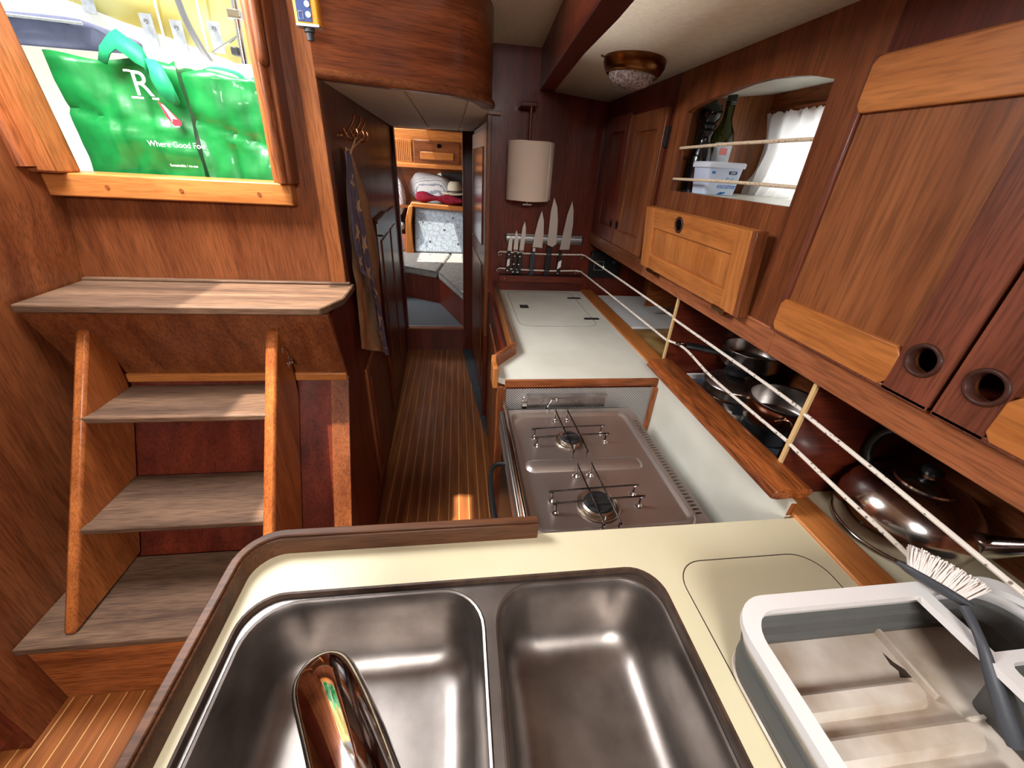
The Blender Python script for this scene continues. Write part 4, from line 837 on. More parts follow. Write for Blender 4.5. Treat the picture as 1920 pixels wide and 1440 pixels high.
text('lettering', 'Sal', 0.022, 'bluep', tu, (0.020, -0.0475, 0.043), RX, world=False)
text('lettering', 'escamas', 0.021, 'bluep', tu, (0.018, -0.0460, 0.026), RX, world=False)
obj('badge', prism(NB(), rrect(0.012, 0.040, 0.060, 0.070, 0.004, 3), 'y', -0.0485, -0.047), 'dkblue', tu, world=False)
text('badge_lettering', 'ZDB', 0.008, 'wht', tu, (0.026, -0.0490, 0.065), (PI / 2, 0, 0), world=False)
obj('badge', prism(NB(), rrect(-0.046, -0.034, 0.060, 0.068, 0.002, 2), 'y', -0.0485, -0.047), 'bluep', tu, world=False)
obj('leaf_print', prism(NB(), [(-0.010, 0.002), (0.004, 0.010), (0.012, 0.008), (0.028, 0.018), (0.016, 0.004), (0.004, 0.001)], 'y', -0.0425, -0.0415), 'bluep', tu, world=False)
# curtain and window
ctn = thing('curtain', 'thin white gathered cotton curtain inside the niche window', 'curtain', (1.09, 1.4, 1.48))
cbm = NB(); rr = []
for j in range(16):
    u = j / 15; z = 1.752 - u * 0.262; y_end = 1.10 + 0.16 * u ** 1.4; rr.append([(1.088 + 0.016 * math.sin(i * 0.95 + 0.8 * math.sin(j * .35)) * (0.45 + 0.55 * u) + 0.012 * noise.noise(Vector((i * 0.3, j * 0.25, 1))) , 1.578 - 0.03 * math.sin(u * PI) * (1 if u < .8 else .6) - (1.578 - y_end - 0.03) * i / 44 , z + (0.004 * math.sin(i * 2.2) if j == 0 else 0) - (0.012 * math.sin(i * 0.5) if j == 15 else 0)) for i in range(45)])
obj('cloth', loft(cbm, rr, False, False, closed=False), 'curtain', ctn, sharp=180)
obj('curtain_wire', tube(NB(), [(1.10, 1.585, 1.738), (1.10, 0.86, 1.735)], 0.0025, 6), 'rope2', ctn)
w1 = struct('window_1', plate(NB(), rrect(1.005, 1.515, 1.49, 1.735, 0.03), [rrect(1.03, 1.49, 1.515, 1.71, 0.025)], 'x', 1.128, 1.170), 'rackw')
obj('pane', B(1.150, 1.153, 1.02, 1.50, 1.505, 1.72), 'clear', w1)
single('folded_glasses', tube(NB(), smoothpath([(1.06, 1.06, 1.506), (1.05, 1.10, 1.512), (1.05, 1.14, 1.514), (1.06, 1.17, 1.506)], 5), 0.006, 8), 'black', 'small black object lying at the foot of the curtain', 'object')

# ================================================================== CEILING LAMP
lp = thing('ceiling_lamp', 'round aged-brass ceiling lamp with cut-glass lens', 'lamp', (0.562, 1.545, 1.866), (math.radians(0), math.radians(5), 0))
obj('housing', lathe(NB(), [(0.088, 0.0), (0.096, -0.003), (0.097, -0.022), (0.090, -0.036), (0.084, -0.044), (0.074, -0.047), (0.071, -0.042)], n=48), 'brass', lp, world=False, sharp=50)
obj('trim_ring', tube(NB(), [(0.080 * math.cos(a), 0.080 * math.sin(a), -0.045) for a in (2 * PI * k / 40 for k in range(40))], 0.0035, 8, closed=True), 'brass', lp, world=False)
obj('lens', lathe(NB(), [(0.074, -0.040), (0.073, -0.052), (0.066, -0.064), (0.050, -0.074), (0.028, -0.080), (0.001, -0.082)], n=40), 'lens', lp, world=False, sharp=80)
obj('switch_lever', tube(NB(), [(-0.094, 0.0, -0.016), (-0.112, -0.002, -0.014)], 0.0028, 8), 'brass', lp, world=False)

# ================================================================== BULKHEAD FITTINGS
rl = thing('paper_towel_roll', 'large pinkish-white paper towel roll hanging on the dark bulkhead', 'paper towel', (0.352, 2.215, 1.395), (0, 0, 0))
rp_ = []
for z in [k / 10 * 0.255 for k in range(11)]:
    rp_.append([(0.108 * math.cos(a) * (1 - 0.004 * math.cos(3 * a)) + 0.010 * (z / 0.255 - 0.5) * 0, 0.108 * math.sin(a), z + 0.0008 * math.sin(a * 5)) for a in (2 * PI * k / 48 for k in range(48))])
obj('roll', loft(NB(), rp_), 'paper', rl, world=False, sharp=60)
obj('loose_sheet', loft(NB(), [[(0.1085 * math.cos(a) + q * 0.0012, 0.1085 * math.sin(a) - q * 0.0005, z) for q, a in enumerate([math.radians(-40 + k * 6) for k in range(9)])] for z in (0.006, 0.13, 0.254)], False, False, closed=False), 'paper', rl, world=False, solid=0.001)
obj('core', lathe(NB(), [(0.02, -0.001), (0.02, 0.256)], n=20), 'dark', rl, world=False)
rh = thing('roll_holder', 'dark wood bracket above the paper towel roll', 'holder', (0.345, 2.30, 1.80))
obj('arm', B(0.296, 0.372, 2.20, 2.34, 1.788, 1.806), 'redmah', rh, bev=0.003)
obj('rod', lathe(NB(), [(0.007, -0.03), (0.007, 0.105)], (0.345, 2.215, 1.683 + 0.0), 14), 'redmah', rh)
obj('bottom_rod', tube(NB(), [(0.352, 2.215, 1.39), (0.352, 2.215, 1.376)], 0.006, 10), 'alu', rh)
obj('foot_plate', B(0.33, 0.375, 2.205, 2.225, 1.371, 1.376), 'alu', rh)
def kx(X): return 0.266 + (X - 245) * 0.0003665
def kz(Y, X=500): return 1.2125 - (Y - 650) * 0.000333 + (X - 245) * 0.0000135
mb = thing('knife_magnet_bar', 'aluminium magnetic bar on the bulkhead holding the knives', 'magnetic bar', (0.48, 2.335, 1.165))
obj('profile', prism(NB(), [(2.34, 1.166), (2.328, 1.166), (2.326, 1.170), (2.330, 1.176), (2.327, 1.181), (2.327, 1.198), (2.330, 1.203), (2.326, 1.208), (2.328, 1.213), (2.34, 1.213)], 'x', 0.268, 0.700), 'alu', mb)
for x in (0.262, 0.700): obj('end_cap', B(x, x + 0.006, 2.325, 2.34, 1.164, 1.215), 'black', mb)
def knife(label, blade, hx0, hx1, hy0, hy1, rivets=(), lab=None, bolster=None, ring=False, hmat='black', slope=0):
    t = thing('kitchen_knife', label, 'knife', (kx((hx0 + hx1) / 2), 2.318, kz(hy1)), group='knives on the magnetic bar')
    obj('blade', prism(NB(), [(kx(x), kz(y, x)) for x, y in blade], 'y', 2.3200, 2.3225), 'blade', t)
    if bolster: obj('bolster', B(kx(bolster[0]), kx(bolster[1]), 2.316, 2.326, kz(bolster[3]), kz(bolster[2])), 'bright', t, bev=0.002)
    s = slope
    obj('handle', prism(NB(), [(kx(hx0), kz(hy1)), (kx(hx0 + 4), kz(hy1 + 8)), (kx(hx1 - 6), kz(hy1 + 8)), (kx(hx1), kz(hy1)), (kx(hx1 + s), kz((hy0 + hy1) / 2)), (kx(hx1 + s), kz(hy0)), (kx(hx0 + s + 6), kz(hy0)), (kx(hx0 + s), kz((hy0 + hy1) / 2))], 'y', 2.311, 2.328), hmat, t, bev=0.003)
    for x, y in rivets:
        o = obj('rivet', lathe(NB(), [(0.0045, 0), (0.0045, 0.001), (0.001, 0.0015)], n=12), 'bright', t); o.matrix_basis = Matrix.Translation((kx(x), 2.3105, kz(y))) @ Matrix.Rotation(PI / 2, 4, 'X')
    if lab: obj('white_tag', prism(NB(), [(kx(x), kz(y)) for x, y in lab], 'y', 2.3100, 2.3106), 'wht', t)
    return t
knife('smallest paring knife, at the left end of the magnetic bar', [(320, 670), (285, 760), (270, 930), (335, 930), (341, 760)], 256, 322, 930, 1275, [(295, 980), (277, 1250)], [(272, 1075), (312, 1045), (308, 1165), (265, 1192)])
knife('short paring knife, second from the left on the magnetic bar', [(395, 595), (376, 660), (362, 925), (430, 925), (430, 750), (415, 660)], 360, 422, 945, 1290, [(382, 1005), (376, 1140), (370, 1272)], None, (362, 430, 905, 948))
knife('narrow utility knife, third from the left on the magnetic bar', [(512, 455), (482, 560), (452, 930), (520, 930), (538, 650), (534, 550)], 432, 495, 950, 1295, [(465, 1010), (453, 1145), (441, 1277)], None, (450, 516, 910, 952), slope=6)
knife('medium cook knife with steel collar, fourth from the left', [(758, 300), (715, 450), (682, 640), (655, 868), (700, 866), (808, 880), (813, 650), (798, 440)], 622, 700, 930, 1320, (), None, (656, 706, 868, 932), hmat='dkslate')
knife('longest cook knife with curved black handle, fifth from the left', [(925, 100), (895, 300), (882, 825), (965, 865), (1025, 820), (1015, 450), (985, 240)], 858, 950, 845, 1320, (), None, slope=14)
knife('broad long cook knife at the right end of the magnetic bar', [(1203, 150), (1152, 350), (1120, 600), (1088, 910), (1240, 910), (1254, 500), (1238, 290)], 1068, 1130, 912, 1300, [(1122, 968), (1088, 1282)], [(1082, 1085), (1130, 1055), (1126, 1170), (1070, 1215)])
tr_ = thing('knife_tray', 'narrow dark tray on the bulkhead catching the knife handles', 'tray', (0.475, 2.32, 0.97))
obj('tray', B(0.236, 0.722, 2.296, 2.34, 0.984, 0.992), 'black', tr_)
obj('front_board', B(0.232, 0.725, 2.290, 2.297, 0.955, 0.992), 'redmahX', tr_, bev=0.002)
obj('lower_board', B(0.226, 0.728, 2.318, 2.34, 0.90, 0.955), 'redmahX', tr_)
for x in (0.258, 0.70): obj('screw', B(x, x + 0.006, 2.287, 2.291, 0.972, 0.978), 'bright', tr_, bev=0.001)
sc_ = thing('control_panel', 'small black control panel with a green light at the back corner of the locker', 'control panel', (0.85, 2.33, 1.0))
obj('case', B(0.765, 0.945, 2.312, 2.34, 0.985, 1.135), 'black', sc_, bev=0.004)
obj('display_outline', tube(NB(), [(0.790, 2.311, 1.03), (0.845, 2.311, 1.03), (0.845, 2.311, 1.08), (0.790, 2.311, 1.08)], 0.0012, 4, closed=True), 'label', sc_)
obj('indicator', lathe(NB(), [(0.001, 0), (0.003, 0.0), (0.003, 0.003)], (0.846, 2.309, 1.048), 10), 'led', sc_)
obj('knob', B(0.895, 0.915, 2.300, 2.314, 1.07, 1.09), 'dkgrey', sc_, bev=0.004)

# ================================================================== LOCKER CONTENTS
single('chopping_board', prism(NB(), [(0.812, 1.76), (1.125, 1.76), (1.120, 2.29), (0.815, 2.30)], 'z', 0.872, 0.884), 'board', 'white plastic chopping board lying in the far locker', 'chopping board', bev=0.003)
single('chopping_board', prism(NB(), [(0.808, 1.33), (1.12, 1.33), (1.13, 2.2), (0.808, 2.2)], 'z', 0.857, 0.871), 'cork', 'tan board partly under the white chopping board', 'chopping board', bev=0.003)
single('red_lid', lathe(NB(), [(0.022, 0), (0.024, 0.004), (0.024, 0.018), (0.020, 0.022), (0.001, 0.024)], (0.834, 1.316, 0.8575), 24), 'redlid', 'small red lid peeping over the trim board beside the first divider', 'lid')
single('dark_shelf_sheet', B(0.808, 1.130, 0.672, 0.99, 0.857, 0.8585), 'mat', 'dark grey sheet under the saucepans between the two dividers', 'shelf liner')  # thin dark grey sheet added over the shelf floor under the pans
ty = thing('oven_tray', 'shallow tray with pale rim under the lidded pan, lined with grey mat', 'tray', (0.88, 1.17, 0.857))
obj('tray', B(0.812, 1.06, 1.00, 1.262, 0.857, 0.866), 'mat', ty)
obj('rim', plate(NB(), [(0.808, 0.996), (1.064, 0.996), (1.064, 1.268), (0.808, 1.268)], [[(0.816, 1.004), (1.056, 1.004), (1.056, 1.258), (0.816, 1.258)]], 'z', 0.857, 0.885), 'rackw', ty)
def pan(name, label, cat, loc, r, h, lid=None, mat='pan', depth=True):
    t = thing(name, label, cat, loc)
    obj('body', lathe(NB(), [(r * 0.9, 0), (r * 0.97, 0.004), (r, 0.012), (r, h - 0.004), (r + 0.004, h), (r + 0.0035, h + 0.0015), (r - 0.002, h), (r - 0.002, 0.014), (r * 0.9, 0.006), (0.001, 0.005)], n=56, caps=False), mat, t, world=False, sharp=50)
    return t
p1 = pan('lidded_saucepan', 'stainless saucepan with domed steel lid and black knob', 'saucepan', (0.908, 1.075, 0.868), 0.086, 0.076)
obj('lid', lathe(NB(), [(0.090, 0.076), (0.091, 0.080), (0.088, 0.084), (0.073, 0.094), (0.045, 0.104), (0.02, 0.108)], n=56), 'pan', p1, world=False, sharp=60)
obj('lid_knob', lathe(NB(), [(0.012, 0.106), (0.012, 0.113), (0.034, 0.117), (0.038, 0.123), (0.030, 0.130), (0.001, 0.132)], n=32), 'black', p1, world=False)
obj('handle', tube(NB(), smoothpath([(0.0, 0.088, 0.045), (-0.01, 0.12, 0.055), (-0.02, 0.135, 0.056)], 4), 0.006, 8, sx=1.5), 'bright', p1, world=False)
obj('steamer_band', lathe(NB(), [(0.0865, 0.040), (0.089, 0.042), (0.089, 0.046), (0.0865, 0.048)], n=56, caps=False), 'bright', p1, world=False)
p2 = pan('frying_pan', 'wide stainless pan on top of a stack at the back of the pot locker', 'pan', (1.03, 1.178, 0.965), 0.098, 0.062)
obj('handle', tube(NB(), smoothpath([(-0.095, -0.02, 0.045), (-0.14, 0.0, 0.052), (-0.20, 0.025, 0.056), (-0.235, 0.04, 0.058)], 5), 0.008, 10, sx=1.5), 'black', p2, world=False)
obj('handle_loop', tube(NB(), [(-0.252 + 0.016 * math.cos(a), 0.048 + 0.010 * math.sin(a), 0.059) for a in (2 * PI * k / 16 for k in range(16))], 0.004, 8, closed=True), 'bright', p2, world=False)
p3 = pan('stock_pot', 'dark pot under the wide pan at the back of the pot locker', 'pot', (1.043, 1.190, 0.857), 0.086, 0.105, mat='darksteel')
p4 = pan('copper_based_saucepan', 'open stainless saucepan with reddish band standing in a colander near the second divider', 'saucepan', (0.938, 0.890, 0.915), 0.094, 0.080)
obj('coloured_band', lathe(NB(), [(0.0945, 0.020), (0.0952, 0.022), (0.0952, 0.070), (0.0945, 0.072)], n=56, caps=False), 'copper', p4, world=False)
for a in (0.55, -1.9):
    c, s = math.cos(a), math.sin(a); q = (-s, c)
    obj('handle', tube(NB(), smoothpath([(0.094 * c + q[0] * 0.03, 0.094 * s + q[1] * 0.03, 0.066), (0.115 * c + q[0] * 0.026, 0.115 * s + q[1] * 0.026, 0.07), (0.122 * c, 0.122 * s, 0.07), (0.115 * c - q[0] * 0.026, 0.115 * s - q[1] * 0.026, 0.07), (0.094 * c - q[0] * 0.03, 0.094 * s - q[1] * 0.03, 0.066)], 4), 0.003, 8), 'bright', p4, world=False)
p5 = pan('small_pot', 'small steel pot under the open saucepan', 'pot', (0.93, 0.905, 0.857), 0.072, 0.055)
tg = thing('tongs', 'bent steel tongs hanging in front of the open saucepan', 'tongs', (0.86, 0.76, 0.90))
for dx, dy in ((0, 0), (0.035, -0.03)):
    obj('arm', tube(NB(), smoothpath([(0.835 + dx, 0.795 + dy, 0.985), (0.845 + dx, 0.772 + dy, 1.003), (0.850 + dx, 0.755 + dy, 0.990), (0.845 + dx, 0.750 + dy, 0.92), (0.84 + dx, 0.748 + dy, 0.865)], 5), 0.0045, 8), 'bright', tg)
kt = thing('kettle', 'dented mirror-steel kettle with black handle on the cream shelf', 'kettle', (0.985, 0.535, 0.857))
obj('body', lathe(NB(), [(0.113, 0), (0.119, 0.002), (0.119, 0.008), (0.116, 0.010), (0.122, 0.025), (0.127, 0.050), (0.124, 0.078), (0.112, 0.105), (0.090, 0.127), (0.062, 0.140), (0.052, 0.143)], n=64), 'kettle', kt, world=False, sharp=60)
obj('lid', lathe(NB(), [(0.054, 0.141), (0.053, 0.147), (0.035, 0.155), (0.012, 0.159), (0.010, 0.166)], n=40), 'kettle', kt, world=False)
obj('lid_knob', lathe(NB(), [(0.006, 0.160), (0.017, 0.168), (0.019, 0.176), (0.012, 0.183), (0.001, 0.184)], n=24), 'black', kt, world=False)
obj('handle', tube(NB(), smoothpath([(-0.020, 0.100, 0.105), (-0.022, 0.118, 0.15), (-0.018, 0.105, 0.205), (0, 0.05, 0.242), (0.015, -0.02, 0.247), (0.025, -0.07, 0.225)], 5), 0.012, 12, sx=0.8), 'black', kt, world=False, sub=1)
obj('spout', tube(NB(), smoothpath([(0.06, -0.10, 0.06), (0.075, -0.135, 0.10), (0.085, -0.155, 0.125)], 4), [0.026, 0.024, 0.022, 0.020, 0.018, 0.016, 0.015, 0.014, 0.013], 18), 'kettle', kt, world=False)
single('frying_pan', lathe(NB(), [(0.07, 0), (0.085, 0.012), (0.088, 0.014), (0.083, 0.012), (0.068, 0.003), (0.001, 0.002)], (0.97, 0.245, 0.858), 40), 'dkgrey', 'dark dish behind the dish rack at the picture edge', 'dish')
# ================================================================== CORRIDOR
def cx(y): return -0.40 - 0.072 * max(0, y - 1.36) / 2.12
def corr_panel(name, y0, y1, z0, z1, th, mat, parent=None, bev=0.003):
    bm = NB(); 
    vs = []
    rings = [[(cx(y) + off, y, z) for y, z in ((y0, z0), (y1, z0), (y1, z1), (y0, z1))] for off in (-0.001, th)]
    return obj(name, loft(bm, rings), mat, parent, bev=bev)
d = thing('corridor_cupboard', 'low red-brown locker door in the corridor wall behind the hanging towels', 'cupboard', (-0.41, 1.78, 0.1))
corr_panel('board', 1.60, 1.93, 0.10, 0.74, 0.012, 'mahZ', d); corr_panel('raised_panel', 1.66, 1.88, 0.17, 0.68, 0.017, 'redmah', d)
d = thing('corridor_cupboard', 'taller dark locker door with catch, farther along the left corridor wall', 'cupboard', (-0.43, 2.6, 0.1))
corr_panel('board', 2.28, 3.20, 0.08, 1.245, 0.012, 'redmah', d)
corr_panel('raised_panel', 2.40, 2.74, 0.20, 1.14, 0.018, 'mahZ', d)
corr_panel('raised_panel', 2.84, 3.12, 0.20, 1.14, 0.018, 'mahZ', d)
corr_panel('top_bead', 2.26, 2.72, 1.245, 1.262, 0.022, 'redmah', d)
obj('catch', lathe(NB(), [(0.012, 0), (0.012, 0.006), (0.006, 0.008)], (cx(2.36) + 0.02, 2.36, 1.17), 16), 'brass', d)
d = thing('cabin_door', 'tall glossy panelled door on the right side of the corridor', 'door', (0.14, 2.9, 0.05))
def rx(y): return 0.178 - 0.06 * (y - 2.34) / 1.14
def rpan(name, y0, y1, z0, z1, th, mat, parent):
    rings = [[(rx(y) - off, y, z) for y, z in ((y0, z0), (y1, z0), (y1, z1), (y0, z1))] for off in (-0.001, th)]
    return obj(name, loft(NB(), rings), mat, parent, bev=0.004)
rpan('leaf', 2.46, 3.36, 0.05, 1.72, 0.014, 'redmah', d)
rpan('upper_panel', 2.60, 3.22, 1.10, 1.63, 0.022, 'gloss', d); rpan('lower_panel', 2.60, 3.22, 0.18, 0.98, 0.022, 'mahZ', d)
obj('handle', tube(NB(), smoothpath([(0.150, 3.30, 1.06), (0.120, 3.29, 1.06), (0.115, 3.26, 1.06), (0.115, 3.20, 1.06)], 4), 0.007, 10), 'brass', d)
# hook rack and towels
hk = thing('coat_hook_rack', 'small brass rack of double hooks on the left corridor wall', 'hook rack', (-0.40, 1.84, 1.61))
obj('bar', B(-0.412, -0.401, 1.73, 1.97, 1.604, 1.614), 'brass', hk, bev=0.002)
for y in (1.755, 1.865, 1.945):
    h = obj('hook', tube(NB(), smoothpath([(-0.402, y, 1.63), (-0.385, y, 1.60), (-0.365, y, 1.600), (-0.355, y, 1.618), (-0.358, y, 1.632)], 4), 0.004, 8), 'hookc', hk)
    obj('upper_prong', tube(NB(), smoothpath([(-0.402, y, 1.615), (-0.38, y, 1.635), (-0.362, y, 1.662), (-0.36, y, 1.676)], 4), [0.0035] * 12 + [0.006], 8), 'hookc', h)
def towel(name, label, L, R, x0, depth, mat, waves, nst=24, star=None):
    t = thing(name, label, 'towel', (x0, (L[0][0] + R[0][0]) / 2, 1.57))
    Ls = smoothpath([(0, a, b) for a, b in L], 8); Rs = smoothpath([(0, a, b) for a, b in R], 8); n = 60
    def at(P, u):
        f = u * (len(P) - 1); i = min(int(f), len(P) - 2); return P[i].lerp(P[i + 1], f - i)
    def pt(u, v):
        a, b = at(Ls, u), at(Rs, u); p = a.lerp(b, v); amp = depth * (0.35 + 0.65 * u)
        x = x0 + amp * (math.sin(v * waves * 2 * PI + 1.3 * u) * 0.5 + 0.5) + 0.006 * noise.noise(Vector((u * 9, v * 5, 3)))
        return (x, p.y, p.z)
    rows = [[pt(i / n, j / nst) for j in range(nst + 1)] for i in range(n + 1)]
    bm = loft(NB(), rows, False, False, closed=False)
    if star:
        rnd = random.Random(3); nf0 = len(bm.faces)
        for (u, v, r, a0) in star:
            c0 = bm.verts.new((pt(u, v)[0] + 0.0022, pt(u, v)[1], pt(u, v)[2])); rim = []
            for k in range(10):
                rr = r if k % 2 == 0 else r * 0.42; a = a0 + PI / 2 + k * PI / 5
                wd = max(0.02, (at(Rs, u) - at(Ls, u)).length); hh = 0.93
                uu = u - rr * math.sin(a) / hh; vv = v + rr * math.cos(a) / wd * 1.25
                uu = min(max(uu, 0), 1); vv = min(max(vv, 0.0), 1.0); q = pt(uu, vv); rim.append(bm.verts.new((q[0] + 0.0025, q[1], q[2])))
            for k in range(10):
                f = bm.faces.new((c0, rim[k], rim[(k + 1) % 10])); f.material_index = 1
    obj('cloth', bm, mat, t, mats=['star'] if star else None, sharp=180, recalc=True)
    return t
bt_ = towel('apron', 'beige linen cloth hanging behind the star-patterned one', [(1.735, 1.573), (1.64, 1.366), (1.60, 1.175), (1.575, 1.025), (1.53, 0.872)], [(1.815, 1.568), (1.900, 1.50), (2.040, 1.383), (2.090, 1.302), (2.165, 1.118), (2.120, 0.999), (2.085, 0.759), (2.030, 0.630)], -0.402, 0.014, 'beige', 1.6)
tw = towel('star_towel', 'slate-blue cloth with cream stars hanging on the hooks', [(1.62, 1.560), (1.585, 1.417), (1.575, 1.271), (1.60, 1.176), (1.70, 1.111), (1.75, 1.032), (1.775, 0.861), (1.915, 0.673)], [(1.70, 1.562), (1.742, 1.434), (1.786, 1.316), (1.812, 1.179), (1.850, 1.028), (1.925, 0.913), (1.955, 0.741), (1.970, 0.640)], -0.378, 0.010, 'slate', 1.0,
    star=[(0.10, .55, 0.039, .3), (0.20, .75, 0.044, .1), (0.27, .30, 0.044, .5), (0.36, .72, 0.047, .2), (0.40, .12, 0.044, 0), (0.50, .55, 0.055, .15), (0.585, .25, 0.047, .6), (0.605, .85, 0.047, .2), (0.70, .5, 0.052, .4), (0.79, .6, 0.047, .1), (0.87, .45, 0.047, .5), (0.95, .5, 0.039, 0)])
obj('loop', tube(NB(), [(-0.366, 1.66, 1.555), (-0.362, 1.74, 1.60), (-0.362, 1.765, 1.606)], 0.003, 6), 'beige', tw)
obj('loop', tube(NB(), [(-0.385, 1.77, 1.57), (-0.366, 1.85, 1.60), (-0.362, 1.868, 1.606)], 0.003, 6), 'beige', bt_)

# ================================================================== AFT CABIN
struct('floor.001', B(-1.6, 0.9, 3.52, 6.4, 0.12, 0.15), 'carpet')
struct('wall_aft_cabin_rear', B(-2.0, 0.9, 6.3, 6.35, 0.1, 2.1), 'mahX')
struct('wall_aft_cabin_left', B(-1.65, -1.6, 3.52, 6.3, 0.1, 2.1), 'gel')
struct('wall_aft_cabin_right', B(0.62, 0.66, 3.52, 6.3, 0.1, 2.1), 'redmah')
struct('ceiling.005', prism(NB(), [(-1.6, 3.52), (-0.9, 3.52), (-0.9, 6.3), (-1.6, 6.3)], 'z', 1.90, 1.92), 'vinyl')
struct('ceiling.006', prism(NB(), [(-0.36, 3.52), (0.62, 3.52), (0.62, 6.3), (-0.36, 6.3)], 'z', 1.88, 1.90), 'vinyl')
struct('ceiling.007', prism(NB(), [(-0.9, 3.52), (-0.36, 3.52), (-0.36, 4.7), (-0.9, 4.7)], 'z', 1.88, 1.90), 'vinyl')
se = thing('berth', 'dark wooden seat base in the aft cabin', 'berth', (-0.3, 4.8, 0.15))
base = [(-1.3, 4.70), (-0.63, 4.68), (-0.205, 4.40), (0.06, 3.62), (0.6, 3.62), (0.6, 5.9), (-1.3, 5.9)]
obj('front', prism(NB(), base, 'z', 0.15, 0.425), 'redmah', se)
sc1 = thing('seat_cushion', 'grey buttoned seat cushion beneath the patterned backrest', 'cushion', (-0.5, 5.0, 0.43))
obj('cover', prism(NB(), [(-1.2, 4.66), (-0.64, 4.65), (-0.225, 4.40), (-0.09, 5.45), (-1.2, 5.45)], 'z', 0.427, 0.505), 'seat', sc1, bev=0.02)
obj('piping', tube(NB(), [(-1.2, 4.655, 0.50), (-0.64, 4.645, 0.50), (-0.228, 4.395, 0.50)], 0.006, 6), 'dkgrey', sc1)
sc2 = thing('seat_cushion', 'grey buttoned seat cushion at the right doorway edge in the aft cabin', 'cushion', (0.2, 4.6, 0.43))
obj('cover', prism(NB(), [(-0.212, 4.385), (0.045, 3.60), (0.58, 3.60), (0.58, 5.45), (-0.08, 5.45)], 'z', 0.427, 0.507), 'seat', sc2, bev=0.02)
obj('piping', tube(NB(), [(-0.08, 5.3, 0.506), (-0.214, 4.388, 0.502), (0.042, 3.598, 0.502)], 0.006, 6), 'dkgrey', sc2)
for x, y in ((-0.45, 4.95), (-0.25, 4.8), (-0.35, 5.25)): obj('button', lathe(NB(), [(0.012, 0), (0.010, 0.004), (0.001, 0.006)], (x, y, 0.505), 12), 'grey', sc1)
bk2 = thing('backrest', 'pale blue patterned backrest in the aft cabin, framed in honey-coloured wood', 'backrest', (-0.2, 5.5, 0.5))
obj('cushion', loft(NB(), [[(x, y, z) for x in ()] for z in ()] or [[(-0.545, 5.36, 0.51), (0.5, 5.36, 0.51), (0.5, 5.46, 0.51), (-0.545, 5.46, 0.51)], [(-0.520, 5.44, 1.035), (0.5, 5.44, 1.00), (0.5, 5.54, 1.00), (-0.520, 5.54, 1.035)]]), 'pattern', bk2, bev=0.02)
for x, z in ((-0.43, 0.86), (-0.17, 0.78), (-0.06, 0.92), (0.0, 0.62), (-0.35, 0.64)): obj('button', lathe(NB(), [(0.014, 0), (0.001, 0.006)], n=12), 'dkgrey', bk2).matrix_basis = Matrix.Translation((x, 5.36 + (z - 0.51) * 0.16, z)) @ Matrix.Rotation(PI / 2, 4, 'X')
obj('top_frame', prism(NB(), [(-0.585, 1.035), (-0.555, 1.085), (0.5, 1.035), (0.5, 0.985), (-0.53, 1.030)], 'y', 5.40, 5.62), 'goldX', bk2, bev=0.008)
obj('side_frame', prism(NB(), [(-0.60, 0.50), (-0.655, 0.50), (-0.63, 0.90), (-0.585, 1.05), (-0.535, 1.05), (-0.565, 0.85), (-0.56, 0.60), (-0.548, 0.50)], 'y', 5.34, 5.60), 'goldZ', bk2, bev=0.008)
lk2 = thing('overhead_locker', 'honey-coloured overhead locker with carved panel and round hole in the aft cabin', 'locker', (-0.3, 5.6, 1.45))
obj('body', B(-1.3, 0.6, 5.45, 5.95, 1.47, 1.84), 'goldX', lk2, bev=0.004)
obj('bottom_rail', B(-1.3, 0.6, 5.43, 5.45, 1.457, 1.50), 'goldX', lk2, bev=0.003)
obj('louvred_panel', B(-0.715, -0.515, 5.44, 5.452, 1.515, 1.74), 'goldZ', lk2, bev=0.003)
for k in range(9): obj('slat', B(-0.705 + k * 0.021, -0.692 + k * 0.021, 5.434, 5.442, 1.53, 1.72), 'goldZ', lk2, bev=0.001)
dd = obj('door', B(-0.495, 0.03, 5.436, 5.452, 1.51, 1.74), 'mahX', lk2, bev=0.004)
obj('door_panel', B(-0.42, -0.04, 5.430, 5.438, 1.55, 1.625), 'goldX', dd, bev=0.006)
hh = obj('hole_shade_disc', lathe(NB(), [(0.022, 0), (0.022, 0.001)], n=20), 'hole', dd); hh.matrix_basis = Matrix.Translation((-0.205, 5.4295, 1.69)) @ Matrix.Rotation(PI / 2, 4, 'X')
struct('trim_18', B(-1.3, 0.6, 5.62, 6.28, 1.00, 1.03), 'mahX')
def blob(name, label, cat, c, s, mat, rot=(0, 0, 0), seed=0, amp=0.1, sub=1):
    bm = NB(); bmesh.ops.create_uvsphere(bm, u_segments=28, v_segments=18, radius=1)
    for v in bm.verts:
        p = v.co.copy(); q = Vector([math.copysign(abs(t) ** 0.75, t) for t in p])
        v.co = q * (1 + amp * noise.noise(p * 1.6 + Vector((seed, 0, 0))))
    bmesh.ops.transform(bm, matrix=Matrix.Diagonal((*s, 1)), verts=bm.verts[:])
    bmesh.ops.transform(bm, matrix=Matrix.LocRotScale(Vector(c), __import__('mathutils').Euler(rot), None), verts=bm.verts[:])
    return single(name, bm, mat, label, cat, sharp=180)
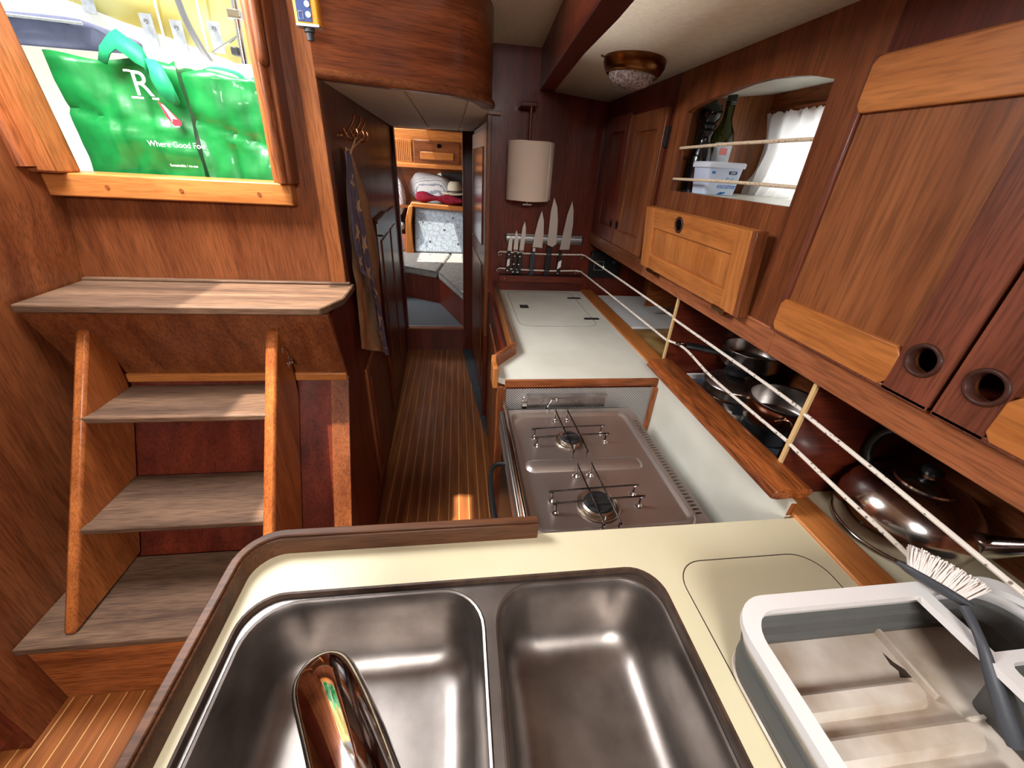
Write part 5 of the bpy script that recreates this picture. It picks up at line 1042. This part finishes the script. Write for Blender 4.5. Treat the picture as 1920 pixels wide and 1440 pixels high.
blob('pillow', 'large white pillow with wavy lines behind the backrest', 'pillow', (-0.34, 5.88, 1.22), (0.27, 0.09, 0.18), 'wavy', (0.12, 0.1, 0), 2)
blob('pillow', 'white pillow with round grey print standing at the left of the aft cabin', 'pillow', (-0.86, 5.72, 1.12), (0.20, 0.07, 0.26), 'wavy', (0.12, 0, 0), 5)
blob('duvet', 'dark rolled bedding in the shadow above the backrest', 'bedding', (-0.02, 6.10, 1.22), (0.34, 0.12, 0.19), 'grey', (0, 0, 0), 8)
blob('folded_blanket', 'pale folded bedding under the printed pillow', 'bedding', (-0.90, 5.70, 0.77), (0.22, 0.12, 0.06), 'board', (0, 0, 0), 3)
setp(obj('side_board', B(-1.2, -0.66, 5.475, 5.52, 0.50, 0.70), 'pinkwood', se, bev=0.006), 'pinkish side board')
rc = NB(); rr = []
for i in range(25):
    u = i / 24; x = -0.50 + 0.56 * u; rr.append([(x, 5.56 + 0.09 * math.cos(a) + 0.01 * math.sin(7 * u + a), 1.145 - 0.035 * u + (0.045 + 0.018 * math.sin(u * 11)) * math.sin(a)) for a in (2 * PI * k / 14 for k in range(14))])
single('crimson_sweater', loft(NB(), rr), 'redcloth', 'crumpled crimson clothing on top of the backrest', 'clothing', sharp=180)
ht = thing('sun_hat', 'stone-coloured brimmed hat on the crimson clothing', 'hat', (-0.03, 5.64, 1.15))
obj('brim', loft(NB(), [[(-0.03 + r * math.cos(a) * 1.05, 5.66 + r * math.sin(a) * 0.8, 1.195 + z + 0.035 * math.cos(2 * a) * r * 5 * 0.3) for a in (2 * PI * k / 32 for k in range(32))] for r, z in ((0.165, -0.012), (0.13, 0.002), (0.095, 0.008))], False, False), 'hat', ht, solid=0.003, sharp=180)
obj('crown', lathe(NB(), [(0.098, 0.0), (0.094, 0.05), (0.082, 0.10), (0.06, 0.125), (0.035, 0.118), (0.001, 0.112)], (-0.03, 5.66, 1.200), 32, caps=False), 'hat', ht, sharp=180)
obj('hat_band', lathe(NB(), [(0.100, 0.004), (0.099, 0.022)], (-0.03, 5.66, 1.200), 32, caps=False), 'strap', ht, solid=0.002)
